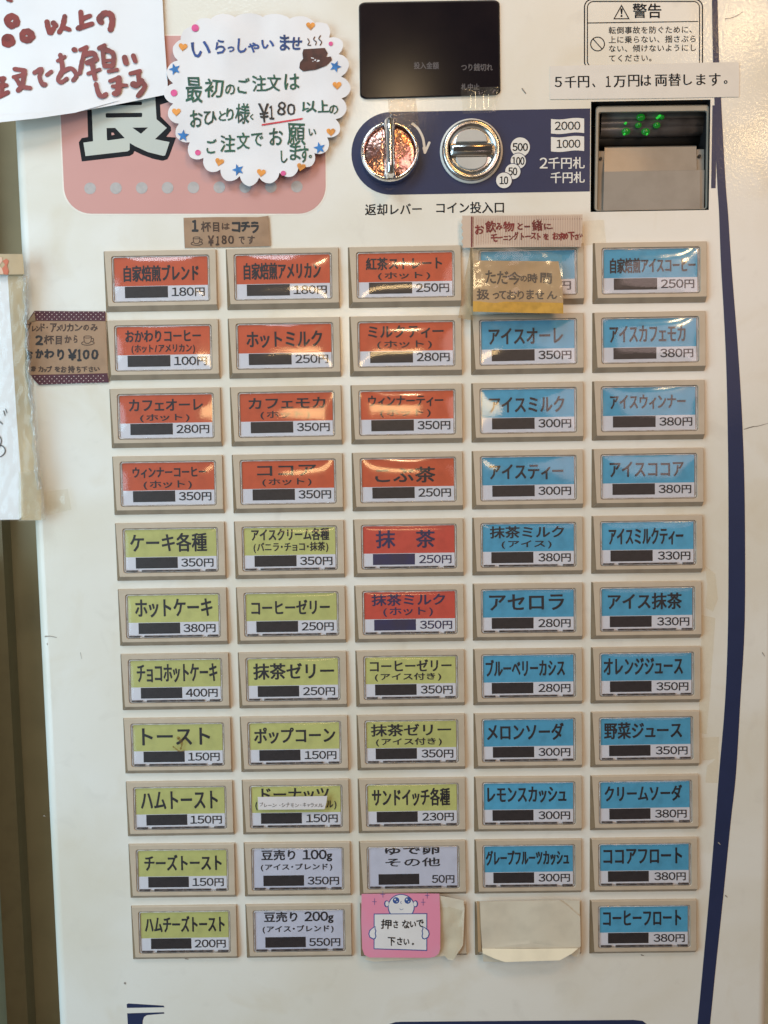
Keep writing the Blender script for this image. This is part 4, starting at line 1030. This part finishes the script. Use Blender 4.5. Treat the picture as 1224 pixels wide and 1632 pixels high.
lay(ink, hand_items([('押', 385, 830, 82, 76), ('さ', 462, 832, 36, 60), ('な', 545, 832, 60, 66), ('い', 603, 832, 46, 46), ('で', 660, 826, 54, 58), ('下', 428, 972, 58, 66), ('さ', 495, 970, 40, 58), ('い', 550, 975, 42, 46), ('。', 602, 992, 14, 14)], conv=z), .42, 2, SH9)
ink.obj('printed_drawing', [NOTEB, NOTEW, BLKI], t)

# --- blank cream paper folded over the fourth button
z = zc(740, 1410, 6.12)
lf = lambda u, v: .0062 + .0004 * math.sin(u * .06) + max(0, v - 1508) * .0001
t = note('blank_cream_paper', 'blank cream paper folded over the bottom button of the fourth column', 'paper', [z(*p) for p in [(152, 165), (500, 158), (930, 150), (990, 190), (1060, 250), (1130, 310), (1135, 600), (1110, 622), (175, 622), (160, 400)]], lf, CREAM, 6)
sheet('folded_flap', [z(*p) for p in [(172, 622), (600, 624), (1112, 620), (1050, 672), (930, 738), (700, 745), (400, 755), (300, 722), (180, 670)]], lambda u, v: .0075 + max(0, v - 1511) * .00022, CREAML, t, 5)
sheet('lower_corner', [z(*p) for p in [(175, 665), (400, 755), (185, 750)]], lambda u, v: .0060, CREAM, t, 6)
sheet('under_sheet', [z(*p) for p in [(930, 148), (1125, 155), (1130, 660), (1110, 705), (1060, 700), (1000, 640), (1040, 400)]], flat(.0052), CREAM, t, 6)
sheet('side_fold', [z(*p) for p in [(122, 162), (150, 162), (160, 400), (168, 655), (135, 655), (128, 400)]], flat(.0052), KRAFT2, t, 6)

# --- flavour strip on the doughnut button
z = zc(380, 1230, 6.442)
t = note('flavour_strip', 'thin white paper strip with faint pencil writing taped across the doughnut button', 'label', [z(*p) for p in [(198, 258), (560, 255), (912, 248), (905, 310), (885, 385), (500, 388), (203, 390)]], flat(.0066), mat('strip_white', (.70, .66, .66), .6, var=.03), 6)
ink = Ink(.0068)
its = [('プ', 235, 335, 34, 40), ('レ', 280, 345, 30, 34), ('ー', 322, 345, 36, 5), ('ン', 370, 345, 44, 36), ('・', 425, 345, 8, 8), ('シ', 462, 342, 40, 40), ('ナ', 508, 340, 36, 50), ('モ', 552, 345, 34, 36), ('ン', 600, 345, 40, 34), ('・', 640, 342, 8, 8), ('キ', 678, 340, 34, 44), ('ャ', 718, 345, 28, 30), ('ラ', 757, 342, 34, 40), ('メ', 795, 345, 32, 34), ('ル', 845, 345, 52, 36)]
lay(ink, hand_items(its, conv=z), .06, 0); ink.obj('pencil_lettering', [mat('pencil', (.16, .15, .15), .7)], t)

# --- left edge: card in a plastic sleeve, half beyond the edge of the machine
lcard = flat(.011)
out = [(-60, 438), (13, 438), (14, 470), (20, 560), (26, 660), (33, 740), (39, 812), (37, 822), (30, 828), (-60, 829)]
t = note('sleeved_card', 'white card with curved black pen strokes in a clear sleeve at the left edge', 'card', out, lcard, PAPERW, 8)
ink = Ink(.0114)
for P in ([(-6, 668), (0, 672), (4, 676)], [(6, 655), (8, 662)], [(9, 652), (11, 658)], [(-6, 690), (2, 700), (-1, 712), (-6, 714)], [(-8, 712), (2, 710), (8, 716), (6, 724), (-4, 730)]): ink.stroke(P, .9)
ink.obj('pen_strokes', [BLKI], t)
rnd_ = random.Random(3)
edge = [(44, 425)]; yy = 425
RE = [(46, 440), (45, 480), (44, 520), (48, 560), (50, 610), (53, 660), (58, 700), (60, 740), (66, 772), (70, 800), (72, 829)]
def ls2(u, v): return .0124 + .0007 * noise.noise(Vector((u * .12, v * .05, 4)))
out = [(-60, 404), (38, 404)] + RE + [(-60, 832)]
tape('clear plastic sleeve with crinkled edge round the white card at left', out, ls2, SLEEVE, 4, 'plastic_sleeve', 'plastic sleeve')
mfilm = clear('milky_film', tint=(.96, .92, .84), rough=.2, veil=.50, veilcol=(.74, .58, .37), bump=.0002, bscale=70)
tape('milky yellowed tape edge between the sleeved card and the machine edge', [(12, 440), (44, 440), (40, 500), (40, 600), (50, 640), (54, 660), (60, 740), (66, 790), (66, 829), (34, 829), (33, 760), (26, 660), (20, 560), (15, 480)], lambda u, v: .0119 + .0003 * noise.noise(Vector((u * .1, v * .05, 9))), mfilm)
# crumpled rim of the sleeve
rim = []
for k in range(60):
    t_ = k / 59; y = 440 + t_ * 340; x = 39.5 + (t_ ** 1.4) * 23 + 1.5 * math.sin(k * .9)
    rim.append((x, y, 3.2 + 1.6 * rnd_.random()))
mb = MB(); V = []; Fc = []
NR = 7
for k, (x, y, w) in enumerate(rim):
    for j in range(NR):
        a = j / (NR - 1); V.append(pt(x + (a - .5) * 2 * w, y + rnd_.uniform(-1.5, 1.5), -(.0134 + .0030 * math.sin(a * math.pi) * (.4 + rnd_.random()) + rnd_.uniform(0, .0008))))
for k in range(59):
    for j in range(NR - 1):
        i = k * NR + j; Fc.append((i, i + NR, i + NR + 1, i + 1))
sl = [o for o in COL.objects if o.name == 'plastic_sleeve'][0]
mesh_obj('crinkled_rim', V, Fc, clear('rim_film', tint=(.90, .92, .93), rough=.12, ior=2.1, veil=.12, veilcol=(.85, .88, .92)), sl, smooth=False)
ls3 = flat(.0150)
t = tape('tan packing tape across the top of the sleeve at the left edge', [(-60, 404), (36, 405), (39, 437), (-60, 439)], ls3, mat('tan_tape', (.50, .36, .20), .4, var=.08, vscale=60, coat=.2), name='packing_tape')
ink = Ink(.0154); ink.poly([(-60, 410), (3, 410), (4, 416), (-2, 424), (6, 430), (5, 437), (-60, 438)], 1); ink.poly([(4, 416), (10, 412), (14, 416), (11, 424), (14, 432), (12, 438), (6, 437), (3, 428), (8, 422)], 0)
ink.obj('red_pattern', [mat('red_pattern_print', (.60, .17, .09), .6), mat('peach_print', (.75, .50, .36), .6)], t)
lt = lambda u, v: .0035 + .0006 * noise.noise(Vector((u * .1, v * .1, 6)))
tape('greyed clear tape at the lower corner of the sleeve', [(30, 752), (67, 749), (70, 800), (73, 829), (30, 831)], lambda u, v: .0140, clear('grey_tape', tint=(.93, .91, .85), rough=.25, veil=.14, veilcol=(.70, .64, .50), bump=.0001, bscale=90))
tape('clear tape square stuck beside the lower corner of the sleeve', [(70, 784), (108, 779), (114, 812), (90, 818), (74, 822)], lt)
# other tape pieces on the panel
tl = flat(.0009)
tape('clear tape running down from the display towards the coin slot', [(734, 140), (796, 138), (790, 178), (738, 182)], lambda u, v: .0030 + .0004 * math.sin(u * .3))
tape('crinkled clear tape above the return knob', [(618, 158), (662, 156), (668, 200), (645, 210), (620, 190)], lambda u, v: .0008 + .0003 * noise.noise(Vector((u * .2, v * .2, 4))), clear('crinkled_tape', tint=(.95, .9, .85), rough=.10, ior=1.5, bump=.0009, bscale=420, veil=.02))
tape('clear tape residue patch right of the tape label', [(928, 352), (962, 350), (966, 386), (930, 392)], flat(.0005), RESID)
tape('beige tape residue right of the melon soda row', [(1118, 1176), (1146, 1174), (1144, 1248), (1124, 1247), (1126, 1222), (1140, 1210), (1120, 1212)], flat(.0005), RESID)
tape('thin old tape residue right of the iced tea rows', [(1122, 900), (1140, 915), (1144, 955), (1136, 975), (1124, 968), (1127, 930)], flat(.0005), RESID)
tape('long pale tape residue right of the lower blue buttons', [(1118, 980), (1140, 985), (1132, 1100), (1126, 1170), (1112, 1168), (1116, 1080)], flat(.0004), RESID)
